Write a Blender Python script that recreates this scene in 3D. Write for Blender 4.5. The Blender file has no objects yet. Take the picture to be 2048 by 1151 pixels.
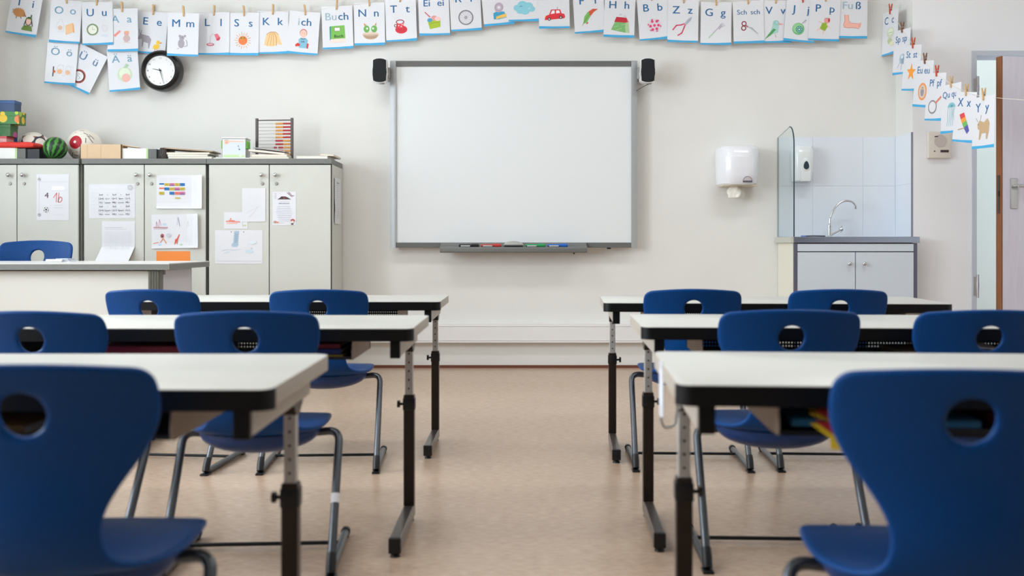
import bpy, bmesh, math, random
from mathutils import Vector, Matrix
random.seed(7)
R = math.radians
SC = bpy.context.scene
COL = SC.collection
F, HZ, CH = 1991.0, 486.0, 0.835          # focal length in pixels (2048 wide), horizon row, camera height
def WP(px, py, Y):                          # photo pixel at depth Y -> world point
    return Vector(((px-1024)*Y/F, Y, CH-(py-HZ)*Y/F))

# ------------------------------------------------------------------ camera
cam = bpy.data.cameras.new('camera'); camo = bpy.data.objects.new('camera', cam); COL.objects.link(camo)
camo.location = (0, 0, CH); camo.rotation_euler = (R(90), 0, 0)
cam.sensor_width = 36; cam.lens = 35; cam.shift_y = -(575.5-HZ)/2048
cam.clip_start = 0.05
cam.dof.use_dof = True; cam.dof.focus_distance = 6.45; cam.dof.aperture_fstop = 3.4
SC.camera = camo
# ------------------------------------------------------------------ world + light
w = bpy.data.worlds.new('world'); SC.world = w; w.use_nodes = True
bg = w.node_tree.nodes['Background']; bg.inputs[0].default_value = (0.80, 0.90, 1.0, 1); bg.inputs[1].default_value = 1.6
WINDOWS = [(4.15, 5.85), (1.75, 3.65), (-0.65, 1.25)]
WPOW = [24, 93, 46]
WZ0, WZ1 = 0.95, 2.72
for k, (a, b) in enumerate(WINDOWS):
    l = bpy.data.lights.new('window_daylight', 'AREA'); l.shape = 'RECTANGLE'; l.size = b-a; l.size_y = WZ1-WZ0
    l.energy = WPOW[k]*(b-a); l.color = (0.87, 0.945, 1.0)
    lo = bpy.data.objects.new('window_daylight', l); COL.objects.link(lo)
    lo.location = (-3.95, (a+b)/2, (WZ0+WZ1)/2+.05); lo.rotation_euler = (R(90), 0, R(-90))
for (x, y) in ((-1.2, 2.2), (1.9, 2.2), (-1.2, 4.9), (1.9, 4.9)):  # unseen fill added below the ceiling to even out the room light
    l = bpy.data.lights.new('ceiling_fill', 'AREA'); l.shape = 'RECTANGLE'; l.size = 1.2; l.size_y = 0.3
    l.energy = 17; l.color = (0.96, 0.98, 1.0)
    lo = bpy.data.objects.new('ceiling_fill', l); COL.objects.link(lo); lo.location = (x, y, 3.0)
l = bpy.data.lights.new('corridor_fill', 'AREA'); l.size = 1.0; l.energy = 4.2; l.color = (0.95, 1.0, 0.98)  # unseen fill added so the wall behind the door gap is bright
lo = bpy.data.objects.new('corridor_fill', l); COL.objects.link(lo); lo.location = (3.6, 7.4, 2.6)
SC.view_settings.view_transform = 'Standard'; SC.view_settings.look = 'None'
SC.view_settings.gamma = 1; SC.view_settings.use_curve_mapping = False; SC.view_settings.exposure = 0.10
SC.cycles.max_bounces = 10; SC.cycles.diffuse_bounces = 6; SC.cycles.use_denoising = True

# ------------------------------------------------------------------ helpers
def lin(c):
    return tuple(((v/255)/12.92 if v/255 <= .04045 else ((v/255+.055)/1.055)**2.4) for v in c)
_m = {}
def mat(name, c=(200, 200, 200), rough=.5, metal=0, coat=0, noise=0, nscale=40, bump=0, trans=0, stretch=None, ior=1.45, spec=.5, coatr=.08):
    if name in _m: return _m[name]
    m = bpy.data.materials.new(name); m.use_nodes = True; nt = m.node_tree; p = nt.nodes['Principled BSDF']
    col = (*lin(c), 1); p.inputs['Base Color'].default_value = col
    p.inputs['Roughness'].default_value = rough; p.inputs['Metallic'].default_value = metal
    p.inputs['Coat Weight'].default_value = coat; p.inputs['Coat Roughness'].default_value = coatr
    p.inputs['Transmission Weight'].default_value = trans; p.inputs['IOR'].default_value = ior
    p.inputs['Specular IOR Level'].default_value = spec
    if noise or bump:
        tc = nt.nodes.new('ShaderNodeTexCoord'); mp = nt.nodes.new('ShaderNodeMapping')
        nt.links.new(tc.outputs['Object'], mp.inputs['Vector'])
        if stretch: mp.inputs['Scale'].default_value = stretch
        nz = nt.nodes.new('ShaderNodeTexNoise'); nz.inputs['Scale'].default_value = nscale; nz.inputs['Detail'].default_value = 5
        nt.links.new(mp.outputs[0], nz.inputs['Vector'])
        if noise:
            rp = nt.nodes.new('ShaderNodeValToRGB')
            rp.color_ramp.elements[0].position = .3; rp.color_ramp.elements[1].position = .7
            rp.color_ramp.elements[0].color = tuple(max(0, v*(1-noise)) for v in col[:3])+(1,)
            rp.color_ramp.elements[1].color = tuple(min(1, v*(1+noise)) for v in col[:3])+(1,)
            nt.links.new(nz.outputs[0], rp.inputs[0]); nt.links.new(rp.outputs[0], p.inputs['Base Color'])
        if bump:
            b = nt.nodes.new('ShaderNodeBump'); b.inputs['Strength'].default_value = bump; b.inputs['Distance'].default_value = .002
            nt.links.new(nz.outputs[0], b.inputs['Height']); nt.links.new(b.outputs[0], p.inputs['Normal'])
    _m[name] = m; return m

def obj(name, bm, m, parent=None, loc=None, smooth=False, rot=None, sharp=35):
    bmesh.ops.recalc_face_normals(bm, faces=bm.faces[:])
    me = bpy.data.meshes.new(name); bm.to_mesh(me); bm.free()
    for x in (m if isinstance(m, (list, tuple)) else [m]): me.materials.append(x)
    if smooth:
        me.polygons.foreach_set('use_smooth', [True]*len(me.polygons))
        if sharp: me.set_sharp_from_angle(angle=R(sharp))
    o = bpy.data.objects.new(name, me); COL.objects.link(o)
    if parent: o.parent = parent
    if loc is not None: o.location = loc
    if rot: o.rotation_euler = rot
    return o
def tag(o, label, cat, group=None):
    o['label'] = label; o['category'] = cat
    if group: o['group'] = group
    return o
def thing(name, label, cat, loc=(0, 0, 0), rz=0, group=None):
    o = bpy.data.objects.new(name, None); COL.objects.link(o); o.location = loc; o.rotation_euler = (0, 0, rz)
    o.empty_display_size = .05
    return tag(o, label, cat, group)
def struct(o): o['kind'] = 'structure'; return o
def dup(o, parent=None):
    c = o.copy(); COL.objects.link(c)
    if parent: c.parent = parent; c.matrix_parent_inverse = o.matrix_parent_inverse
    for ch in o.children: dup(ch, c)
    return c
def nb(): return bmesh.new()
def box(bm, x0, x1, y0, y1, z0, z1, bev=0, seg=2, mi=0):
    r = bmesh.ops.create_cube(bm, size=1, matrix=Matrix.Translation(((x0+x1)/2, (y0+y1)/2, (z0+z1)/2)) @ Matrix.Diagonal((abs(x1-x0), abs(y1-y0), abs(z1-z0), 1)))
    vs = r['verts']; fs = {f for v in vs for f in v.link_faces}
    for f in fs: f.material_index = mi
    if bev:
        es = {e for v in vs for e in v.link_edges}
        bmesh.ops.bevel(bm, geom=list(es), offset=bev, segments=seg, affect='EDGES', profile=.5)
    return bm
def cyl(bm, p0, p1, r0, r1=None, n=16, mi=0):
    p0 = Vector(p0); p1 = Vector(p1); d = p1-p0; r1 = r0 if r1 is None else r1
    M = Matrix.Translation((p0+p1)/2) @ d.to_track_quat('Z', 'Y').to_matrix().to_4x4()
    r = bmesh.ops.create_cone(bm, cap_ends=True, segments=n, radius1=r0, radius2=r1, depth=d.length, matrix=M)
    for f in {f for v in r['verts'] for f in v.link_faces}: f.material_index = mi
    return bm
def sph(bm, c, rx, ry=None, rz=None, n=20, mi=0):
    ry = rx if ry is None else ry; rz = rx if rz is None else rz
    r = bmesh.ops.create_uvsphere(bm, u_segments=n, v_segments=max(8, n//2), radius=1, matrix=Matrix.Translation(c) @ Matrix.Diagonal((rx, ry, rz, 1)))
    for f in {f for v in r['verts'] for f in v.link_faces}: f.material_index = mi
    return bm
def catmull(pts, k=6):
    P = [Vector(p) for p in pts]; P = [2*P[0]-P[1]]+P+[2*P[-1]-P[-2]]; out = []
    for i in range(1, len(P)-2):
        for j in range(k):
            t = j/k; a, b, c, d = P[i-1:i+3]
            out.append(.5*((2*b)+(-a+c)*t+(2*a-5*b+4*c-d)*t*t+(-a+3*b-3*c+d)*t**3))
    out.append(P[-2]); return out
def fillet(pts, rad, k=6):                   # polyline with rounded bends
    P = [Vector(p) for p in pts]; out = [P[0]]
    for i in range(1, len(P)-1):
        a = (P[i-1]-P[i]); b = (P[i+1]-P[i]); r = min(rad, a.length*.45, b.length*.45)
        s = P[i]+a.normalized()*r; e = P[i]+b.normalized()*r
        for j in range(k+1):
            t = j/k; out.append((1-t)**2*s+2*t*(1-t)*P[i]+t*t*e)
    out.append(P[-1]); return out
def tube(bm, pts, r, n=12, sx=1, mi=0):
    P = [Vector(p) for p in pts]; rings = []; up = None
    for i, p in enumerate(P):
        t = (P[min(i+1, len(P)-1)]-P[max(i-1, 0)]).normalized()
        if up is None: up = Vector((1, 0, 0)) if abs(t.x) < .9 else Vector((0, 0, 1))
        u = (up-t*up.dot(t)).normalized(); up = u; v = t.cross(u)
        rr = r[i] if isinstance(r, (list, tuple)) else r
        rings.append([bm.verts.new(p+u*math.cos(a)*rr*sx+v*math.sin(a)*rr) for a in [2*math.pi*k/n for k in range(n)]])
    fs = []
    for a, b in zip(rings, rings[1:]):
        for k in range(n): fs.append(bm.faces.new((a[k], a[(k+1) % n], b[(k+1) % n], b[k])))
    fs.append(bm.faces.new(rings[0][::-1])); fs.append(bm.faces.new(rings[-1]))
    for f in fs: f.material_index = mi
    return bm
def prism(bm, pts, axis, a, b, mi=0, bev=0):  # polygon in the plane normal to axis, extruded a..b
    def mk(p, t):
        return {'x': (t, p[0], p[1]), 'y': (p[0], t, p[1]), 'z': (p[0], p[1], t)}[axis]
    A = [bm.verts.new(mk(p, a)) for p in pts]; B = [bm.verts.new(mk(p, b)) for p in pts]; n = len(pts)
    fs = [bm.faces.new(A), bm.faces.new(B[::-1])]+[bm.faces.new((A[i], B[i], B[(i+1) % n], A[(i+1) % n])) for i in range(n)]
    for f in fs: f.material_index = mi
    if bev: bmesh.ops.bevel(bm, geom=list({e for f in fs[:2] for e in f.edges}), offset=bev, segments=2, affect='EDGES', profile=.5)
    return bm
def grid(bm, f, nu, nv, mi=0, solid=False):
    V = [[bm.verts.new(f(i/nu, j/nv)) for i in range(nu+1)] for j in range(nv+1)]
    for j in range(nv):
        for i in range(nu):
            bm.faces.new((V[j][i], V[j][i+1], V[j+1][i+1], V[j+1][i])).material_index = mi
    return V

# ---- text outlines, cached, and flat printed sheets composed as one mesh
_txt = {}
def text_poly(s):
    if s in _txt: return _txt[s]
    cu = bpy.data.curves.new('t', 'FONT'); cu.body = s; cu.size = 1; cu.resolution_u = 3; cu.align_x = 'CENTER'
    o = bpy.data.objects.new('t', cu); COL.objects.link(o)
    dg = bpy.context.evaluated_depsgraph_get(); me = bpy.data.meshes.new_from_object(o.evaluated_get(dg))
    r = ([tuple(v.co) for v in me.vertices], [tuple(p.vertices) for p in me.polygons])
    bpy.data.objects.remove(o); bpy.data.curves.remove(cu); bpy.data.meshes.remove(me)
    _txt[s] = r; return r
def ink(c): return mat('printed_ink_%d_%d_%d' % tuple(c), c, .55)
def E(c, cx, cy, rx, ry=None, rot=0, a0=0, a1=360):
    ry = rx if ry is None else ry; n = 20; a = R(rot)
    pts = []
    for i in range(n+(0 if a1-a0 >= 360 else 1)):
        t = R(a0+(a1-a0)*i/n); x = rx*math.cos(t); y = ry*math.sin(t)
        pts.append((cx+x*math.cos(a)-y*math.sin(a), cy+x*math.sin(a)+y*math.cos(a)))
    return (c, 'p', pts)
def Pg(c, *pts): return (c, 'p', pts)
def Rc(c, x0, y0, x1, y1): return (c, 'p', [(x0, y0), (x1, y0), (x1, y1), (x0, y1)])
def Ln(c, wd, *pts): return (c, 'l', pts, wd)
def Tx(c, s, cx, cy, h): return (c, 't', s, cx, cy, h)
def Ring(c, cx, cy, r, wd, n=24, ry=None):
    ry = ry or r
    return (c, 'l', [(cx+r*math.cos(2*math.pi*i/n), cy+ry*math.sin(2*math.pi*i/n)) for i in range(n+1)], wd)
def layers(bm, L, S, mats, z0=.0006, dz=.00012, warp=None):
    """photo-pixel offsets (x right, y down) -> local x right, z up, printed face looking along -y"""
    def V(x, y, d):
        q = Vector((x*S, -d, -y*S)); return bm.verts.new(warp(q) if warp else q)
    for k, l in enumerate(L):
        m = ink(l[0])
        if m not in mats: mats.append(m)
        mi = mats.index(m); d = z0+dz*k
        if l[1] == 'p':
            try: bm.faces.new([V(x, y, d) for x, y in l[2]]).material_index = mi
            except ValueError: pass
        elif l[1] == 'l':
            P = l[2]; h = l[3]/2
            for (ax, ay), (bx, by) in zip(P, P[1:]):
                dx, dy = bx-ax, by-ay; q = math.hypot(dx, dy) or 1; nx, ny = -dy/q*h, dx/q*h
                ex, ey = dx/q*h*.4, dy/q*h*.4
                bm.faces.new([V(ax+nx-ex, ay+ny-ey, d), V(bx+nx+ex, by+ny+ey, d), V(bx-nx+ex, by-ny+ey, d), V(ax-nx-ex, ay-ny-ey, d)]).material_index = mi
        else:
            _, _, s, cx, cy, h = l; vs, fs = text_poly(s); k2 = h/.72
            for q in (-1, 1):                # two offset strikes give the heavier print stroke
                T = [V(cx+x*k2*1.12+q*h*.018, cy+h/2-y*k2+q*h*.008, d+q*.00003) for x, y, _z in vs]
                for f in fs:
                    try: bm.faces.new([T[i] for i in f]).material_index = mi
                    except ValueError: pass
def sheet(name, wpx, hpx, L, S, base, th=.0005, warp=None, parent=None):
    bm = nb(); w2, h2 = wpx*S/2, hpx*S/2; mats = [base]
    if warp is None: box(bm, -w2, w2, -.0, th, -h2, h2)
    else:
        V = []
        for side in (0, 1):
            V.append(grid(bm, lambda u, v: warp(Vector(((u-.5)*2*w2, side*th, (v-.5)*2*h2))), 8, 12))
        A, B = V
        rim = lambda G: [G[0][i] for i in range(8)]+[G[j][8] for j in range(12)]+[G[12][i] for i in range(8, 0, -1)]+[G[j][0] for j in range(12, 0, -1)]
        ra, rb = rim(A), rim(B); n = len(ra)
        for i in range(n): bm.faces.new((ra[i], ra[(i+1) % n], rb[(i+1) % n], rb[i]))
    layers(bm, L, S, mats, z0=.0003, warp=warp)
    me = bpy.data.meshes.new(name); bm.to_mesh(me); bm.free()
    for m in mats: me.materials.append(m)
    o = bpy.data.objects.new(name, me); COL.objects.link(o)
    if parent: o.parent = parent
    return o

# ------------------------------------------------------------------ materials
M_wall = mat('wall_paint_cream', (227, 227, 224), .75, noise=.015, nscale=3, bump=.03)
M_wall2 = mat('wall_paint_pale', (238, 239, 242), .75, noise=.012, nscale=3, bump=.03)
M_ceil = mat('ceiling_white', (240, 240, 236), .9)
M_grey = mat('grey_edge', (118, 120, 116), .5, noise=.04)
M_dgrey = mat('dark_grey_edge', (52, 54, 56), .5)
M_door = mat('cabinet_laminate', (208, 209, 202), .42, noise=.01, nscale=6)
M_steel = mat('brushed_steel', (200, 200, 200), .28, 1)
M_chrome = mat('chrome', (225, 225, 228), .09, 1)
M_black = mat('black_plastic', (20, 21, 24), .42)
M_white = mat('white_plastic', (236, 236, 236), .25, coat=.3)
M_paper = mat('white_paper', (226, 227, 232), .6)
M_card = mat('laminated_card', (224, 226, 232), .45, coat=.9, coatr=.16)
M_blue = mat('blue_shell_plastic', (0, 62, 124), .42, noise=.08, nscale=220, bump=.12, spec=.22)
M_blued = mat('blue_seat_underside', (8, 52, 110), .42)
M_tube = mat('grey_frame_tube', (84, 88, 94), .30, .75)
M_desktop = mat('desk_laminate_white', (200, 200, 194), .34, noise=.008, nscale=8)
M_dside = mat('desk_side_edge', (172, 163, 152), .45)
M_dfront = mat('desk_black_edge', (9, 11, 14), .38, spec=.3)
M_leg = mat('desk_leg_brown', (46, 38, 34), .35, .35)
M_galv = mat('galvanised_tube', (186, 186, 184), .38, .35, noise=.10, nscale=60)
M_tray = mat('tray_metal_dark', (34, 34, 36), .5, .3)
M_flap = mat('tray_side_beige', (150, 136, 122), .5)
M_wood = mat('clothespin_wood', (206, 170, 122), .6, noise=.12, nscale=60, stretch=(1, 1, .2))
M_woodr = mat('clothespin_red', (196, 84, 62), .55)
M_woodb = mat('clothespin_brown', (128, 88, 66), .6)
M_str = mat('string_white', (225, 220, 210), .8)

# ------------------------------------------------------------------ room shell
XL, XR, YW, YR, YB, ZC = -3.52, 4.3, 6.68, 6.405, -2.6, 3.1
XC = 2.577                                  # corner where the wall steps forward
def floor_mat():
    m = bpy.data.materials.new('linoleum_floor'); m.use_nodes = True; nt = m.node_tree; p = nt.nodes['Principled BSDF']
    N = nt.nodes.new; L = nt.links.new
    tc = N('ShaderNodeTexCoord'); mp = N('ShaderNodeMapping'); mp.inputs['Scale'].default_value = (3, 14, 1)
    n1 = N('ShaderNodeTexNoise'); n1.inputs['Scale'].default_value = 9; n1.inputs['Detail'].default_value = 8; n1.inputs['Roughness'].default_value = .65
    mp2 = N('ShaderNodeMapping'); mp2.inputs['Scale'].default_value = (1, 1.6, 1)
    n2 = N('ShaderNodeTexNoise'); n2.inputs['Scale'].default_value = 1.6; n2.inputs['Detail'].default_value = 3
    r1 = N('ShaderNodeValToRGB'); e = r1.color_ramp.elements
    e[0].position = .32; e[0].color = (*lin((172, 145, 123)), 1); e[1].position = .68; e[1].color = (*lin((204, 180, 158)), 1)
    mx = N('ShaderNodeMixRGB'); mx.blend_type = 'MULTIPLY'; mx.inputs[0].default_value = .35
    r2 = N('ShaderNodeValToRGB'); r2.color_ramp.elements[0].position = .3; r2.color_ramp.elements[0].color = (.82, .80, .78, 1); r2.color_ramp.elements[1].position = .7; r2.color_ramp.elements[1].color = (1, 1, 1, 1)
    L(tc.outputs['Object'], mp.inputs[0]); L(mp.outputs[0], n1.inputs['Vector']); L(n1.outputs[0], r1.inputs[0])
    L(tc.outputs['Object'], mp2.inputs[0]); L(mp2.outputs[0], n2.inputs['Vector']); L(n2.outputs[0], r2.inputs[0])
    L(r1.outputs[0], mx.inputs[1]); L(r2.outputs[0], mx.inputs[2]); L(mx.outputs[0], p.inputs['Base Color'])
    p.inputs['Roughness'].default_value = .27; p.inputs['Specular IOR Level'].default_value = .5
    return m
bm = nb(); box(bm, XL-.2, XR+.2, YB-.2, 8.4, -.1, 0); struct(obj('floor', bm, floor_mat()))
bm = nb(); box(bm, XL-.2, XR+.2, YB-.2, 8.4, ZC, ZC+.1); struct(obj('ceiling', bm, M_ceil))
bm = nb(); box(bm, XL-.2, XC+.2, YW, YW+.14, 0, ZC); struct(obj('wall_front', bm, M_wall))
# forward-stepping wall with the door opening
DX0, DX1, DZ = 2.985, 3.89, 2.04
bm = nb(); box(bm, XC, DX0-.03, YR, YW+.14, 0, ZC); struct(obj('wall_alcove', bm, [M_wall2, M_wall]))
for p in bpy.data.objects['wall_alcove'].data.polygons:
    if p.normal.x < -.9: p.material_index = 1
bm = nb(); box(bm, DX1+.03, XR+.2, YR, YR+.15, 0, ZC); box(bm, DX0-.03, DX1+.03, YR, YR+.15, DZ+.03, ZC); struct(obj('wall_door_side', bm, M_wall2))
bm = nb(); box(bm, XR, XR+.14, YB-.1, YR, 0, ZC); struct(obj('wall_right', bm, M_wall))
bm = nb(); box(bm, XL-.2, XR+.2, YB-.14, YB, 0, ZC); struct(obj('wall_rear', bm, mat('rear_wall_dark', (104, 92, 82), .7, noise=.1, nscale=6)))  # out-of-view wall, coloured dark to dim its reflections on the chairs
bm = nb(); box(bm, 2.6, XR+.2, 8.1, 8.25, 0, ZC); struct(obj('wall_corridor', bm, mat('corridor_paint', (214, 219, 212), .8)))
# window wall
bm = nb(); T0, T1 = XL-.2, XL
box(bm, T0, T1, YB, YW+.14, 0, WZ0); box(bm, T0, T1, YB, YW+.14, WZ1, ZC)
ys = [YB]+[v for a, b in sorted(WINDOWS) for v in (a, b)]+[YW+.14]
for i in range(0, len(ys), 2): box(bm, T0, T1, ys[i], ys[i+1], WZ0, WZ1)
struct(obj('wall_left', bm, M_wall))
for k, (a, b) in enumerate(WINDOWS):
    bm = nb(); x0, x1 = XL-.13, XL-.07
    for (p, q) in ((a, a+.05), (b-.05, b), ((a+b)/2-.03, (a+b)/2+.03)): box(bm, x0, x1, p, q, WZ0, WZ1)
    for (p, q) in ((WZ0, WZ0+.05), (WZ1-.05, WZ1), (WZ0+1.15, WZ0+1.2)): box(bm, x0, x1, a, b, p, q)
    for z in (WZ0+.4, WZ0+.78): box(bm, x0+.02, x1-.02, a, b, z, z+.02)
    for f in (.25, .75): box(bm, x0+.02, x1-.02, a+(b-a)*f-.01, a+(b-a)*f+.01, WZ0, WZ1)
    wo = struct(obj('window_%d' % (k+1), bm, mat('window_frame_white', (230, 230, 228), .4)))
    bm = nb(); box(bm, XL-.07, XL+.05, a-.03, b+.03, WZ0-.04, WZ0, .005); s = obj('window_sill', bm, mat('sill_white', (232, 232, 230), .4), wo)
# baseboard, wall trunking
bm = nb(); box(bm, XL, 1.78, YW-.012, YW, 0, .018); struct(obj('baseboard_front', bm, mat('baseboard_brown', (112, 66, 50), .5)))
bm = nb(); box(bm, XC, DX0-.03, YR-.012, YR, 0, .018); struct(obj('baseboard_alcove', bm, mat('baseboard_brown')))
bm = nb(); box(bm, -1.13, 1.775, YW-.055, YW, .172, .305, .004); box(bm, -1.13, 1.775, YW-.058, YW-.05, .283, .286); box(bm, -1.13, 1.775, YW-.058, YW-.05, .189, .192)
struct(obj('trim_1', bm, mat('trunking_white', (232, 231, 231), .4)))

# door
d = bpy.data.objects.new('door_1', None); COL.objects.link(d); d.location = (DX0, YR, 0); struct(d)
bm = nb(); fr = mat('door_frame_grey', (196, 201, 210), .45)
box(bm, -.03, .0, -.012, .16, 0, DZ); box(bm, DX1-DX0, DX1-DX0+.03, -.012, .16, 0, DZ); box(bm, -.03, DX1-DX0+.03, -.012, .16, DZ, DZ+.03)
box(bm, 0, .014, .07, .16, 0, DZ); obj('door_frame', bm, fr, d)
for z in (1.83, .56):
    bm = nb()
    cyl(bm, (.004, -.02, z-.075), (.004, -.02, z+.075), .008); cyl(bm, (.004, -.02, z-.02), (.004, -.02, z+.02), .0095)
    box(bm, -.022, .002, -.016, -.011, z-.06, z+.06); obj('hinge', bm, M_steel, d, smooth=True)
th = R(11); hx, hy = DX1-DX0-.005, -.005; LW, LT = .85, .050
leafe = bpy.data.objects.new('door_leaf', None)
bm = nb(); box(bm, -LW, 0, -LT/2, LT/2, .008, 2.0, .002)
leaf = obj('door_leaf', bm, mat('door_laminate_lilac', (220, 217, 232), .5, noise=.04, nscale=14, stretch=(3, 3, .3)), d, loc=(hx-.0, hy-.01, 0), rot=(0, 0, th))
leaf.rotation_euler = (0, 0, th)
bm = nb(); box(bm, -LW-.006, -LW+.001, -LT/2-.001, LT/2+.001, .008, 2.001); obj('edge_strip', bm, mat('door_edge_wood', (136, 84, 48), .5, noise=.15, nscale=30, stretch=(2, 2, .2)), leaf)
bm = nb(); box(bm, -LW-.0085, -LW-.005, -.012, .012, 1.02, 1.26); box(bm, -LW-.014, -LW-.007, -.007, .007, 1.13, 1.16); obj('lock_plate', bm, mat('old_brass', (96, 84, 72), .4, .8), leaf)
bm = nb(); box(bm, -LW+.055, -LW+.105, -LT/2-.006, -LT/2, 1.05, 1.24, .004)
cyl(bm, (-LW+.08, -LT/2, 1.19), (-LW+.08, -LT/2-.05, 1.19), .009); tube(bm, fillet([(-LW+.08, -LT/2-.045, 1.19), (-LW+.12, -LT/2-.05, 1.19), (-LW+.20, -LT/2-.045, 1.188)], .01), .0095)
obj('door_handle', bm, M_steel, leaf, smooth=True)

# ------------------------------------------------------------------ desks
DD, DW, ZT = .50, 1.30, .608
def make_desk():
    t = thing('school_desk', 'x', 'desk')
    # local: x from 0 (aisle or left end) to DW, y 0 (pupil side) to DD
    def outline(i, r=.028, k=6):
        pts = []
        for cx, cy, a0 in ((DW-i-r, i+r, -90), (DW-i-r, DD-i-r, 0), (i+r, DD-i-r, 90), (i+r, i+r, 180)):
            for j in range(k+1):
                a = R(a0+90*j/k); pts.append((cx+r*math.cos(a), cy+r*math.sin(a)))
        return pts
    bm = nb(); prism(bm, outline(0), 'z', ZT-.030, ZT, mi=0, bev=.002)
    bm.faces.ensure_lookup_table()
    for f in bm.faces:
        n = f.normal; f.normal_update(); n = f.normal; c = f.calc_center_median()
        if abs(n.z) < .8: f.material_index = 1
    obj('tabletop', bm, [M_desktop, M_dside], t, smooth=True)
    # black moulding wrapped round the pupil-side edge
    bm = nb(); r = .030; out = []
    for a in range(0, 91, 15): out.append((r-.002-r*math.cos(R(a)), r-.002-r*math.sin(R(a))))
    pts = out+[(DW-x, y) for x, y in out[::-1]]
    inn = [(x, y) for x, y in [(.004, .028)]+[(.030-.024*math.cos(R(a)), .030-.024*math.sin(R(a))) for a in range(15, 91, 15)]]
    pin = inn+[(DW-x, y) for x, y in inn[::-1]]
    A = [[bm.verts.new((p[0], p[1], z)) for p in P] for P, z in ((pts, ZT-.034), (pts, ZT-.0012), (pin, ZT-.0012), (pin, ZT-.034))]
    n = len(pts)
    for k in range(4):
        for i in range(n-1): bm.faces.new((A[k][i], A[k][i+1], A[(k+1) % 4][i+1], A[(k+1) % 4][i]))
    bm.faces.new([A[k][0] for k in range(4)]); bm.faces.new([A[k][-1] for k in range(4)])
    obj('front_edge', bm, M_dfront, t, smooth=True)
    for s, xx in ((1, .047), (-1, DW-.047)):
        bm = nb(); box(bm, xx-.012, xx+.012, .018, DD-.03, ZT-.078, ZT-.030, .002)
        b = obj('side_rail', bm, M_dside, t)
        bm = nb(); box(bm, xx-.0135, xx+.0135, .006, .022, ZT-.080, ZT-.034, .002); obj('end_cap', bm, M_dfront, b)
        px_ = xx; py_ = .350
        bm = nb(); box(bm, px_-.016, px_+.016, py_-.016, py_+.016, .048, .381, .003); l = obj('leg', bm, M_leg, t)
        bm = nb(); box(bm, px_-.0115, px_+.0115, py_-.0115, py_+.0115, .36, ZT-.078, .002)
        for q in range(5): cyl(bm, (px_, py_-.0118, .40+q*.026), (px_, py_-.0112, .40+q*.026), .003, n=8, mi=1)
        obj('height_tube', bm, [M_galv, M_black], l)
        bm = nb(); cyl(bm, (px_, py_, .352), (px_+s*.032, py_, .352), .004); cyl(bm, (px_+s*.028, py_, .352), (px_+s*.036, py_, .352), .011, n=10)
        box(bm, px_-.018, px_+.018, py_-.018, py_+.018, .335, .372, .003); obj('clamp_knob', bm, M_black, l, smooth=True)
        bm = nb(); prism(bm, [(py_-.03, ZT-.078), (py_+.05, ZT-.078), (py_+.02, ZT-.098), (py_-.012, ZT-.098)], 'x', px_-.013, px_+.013); obj('leg_bracket', bm, M_leg, l)
        bm = nb(); box(bm, px_-.0155, px_+.0155, .0, .375, .012, .050, .003); f = obj('foot', bm, mat('foot_bar_grey', (98, 90, 84), .28, .5), t)
        bm = nb(); box(bm, px_-.0165, px_+.0165, -.004, .012, .011, .051, .002); box(bm, px_-.006, px_+.006, -.0055, -.003, .020, .042)
        obj('end_cap', bm, M_black, f)
        for yy in (.012, .36):
            bm = nb(); cyl(bm, (px_, yy, 0), (px_, yy, .006), .014, .012); cyl(bm, (px_, yy, .006), (px_, yy, .013), .006); obj('glide', bm, M_black, f, smooth=True)
    # book shelf under the top
    x0, x1, z0, z1 = .165, DW-.165, ZT-.088, ZT-.031
    bm = nb(); box(bm, x0, x1, .05, .335, z0, z0+.002)
    ny, nz_ = 0, 3
    # perforated rear panel
    nx = 110; cw = (x1-x0)/nx; zt_ = z0+.030
    for i in range(nx+1): box(bm, x0+i*cw-.0030, x0+i*cw+.0030, .334, .336, z0, zt_)
    for j in range(4): z = z0+.030*j/3; box(bm, x0, x1, .3335, .3365, max(z0, z-.0032), z+.0032)
    box(bm, x0, x1, .3335, .3365, zt_, z1)
    box(bm, x0, x1, .048, .052, z0, z0+.008)
    tr = obj('book_shelf', bm, M_tray, t)
    for xx in (x0, x1):
        bm = nb(); prism(bm, [(.035, z1+.0), (.335, z1), (.335, z0), (.10, z0), (.03, z0+.004), (.028, z0+.02)], 'x', xx-.0015, xx+.0015); obj('shelf_side', bm, M_flap, tr)
    return t
desk0 = make_desk()
desks = [  # x, y of the aisle corner, side (-1: desk runs to the left), rotation, label
    (-.375, 1.545, -1, -.2, 'white-topped double desk nearest the camera, left of the aisle'),
    (-.265, 2.645, -1, -.5, 'middle white-topped double desk of the row left of the aisle'),
    (-.280, 3.860, -1, -.5, 'farthest white-topped pupils desk left of the aisle, in front of the teacher desk'),
    (.266, 1.595, 1, -3.6, 'white-topped double desk nearest the camera, right of the aisle'),
    (.353, 2.695, 1, -2.6, 'middle white-topped double desk of the row right of the aisle'),
    (.350, 3.785, 1, -3.2, 'farthest white-topped double desk right of the aisle, towards the sink'),
]
DESK = []
for i, (x, y, s, rz, lab) in enumerate(desks):
    o = desk0 if i == 0 else dup(desk0)
    o.location = (x, y, 0) if s > 0 else Vector((x, y, 0))-Matrix.Rotation(R(rz), 3, 'Z') @ Vector((DW, 0, 0)); o.rotation_euler = (0, 0, R(rz)); tag(o, lab, 'desk', 'double school desks in two rows of three'); DESK.append(o)

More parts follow.
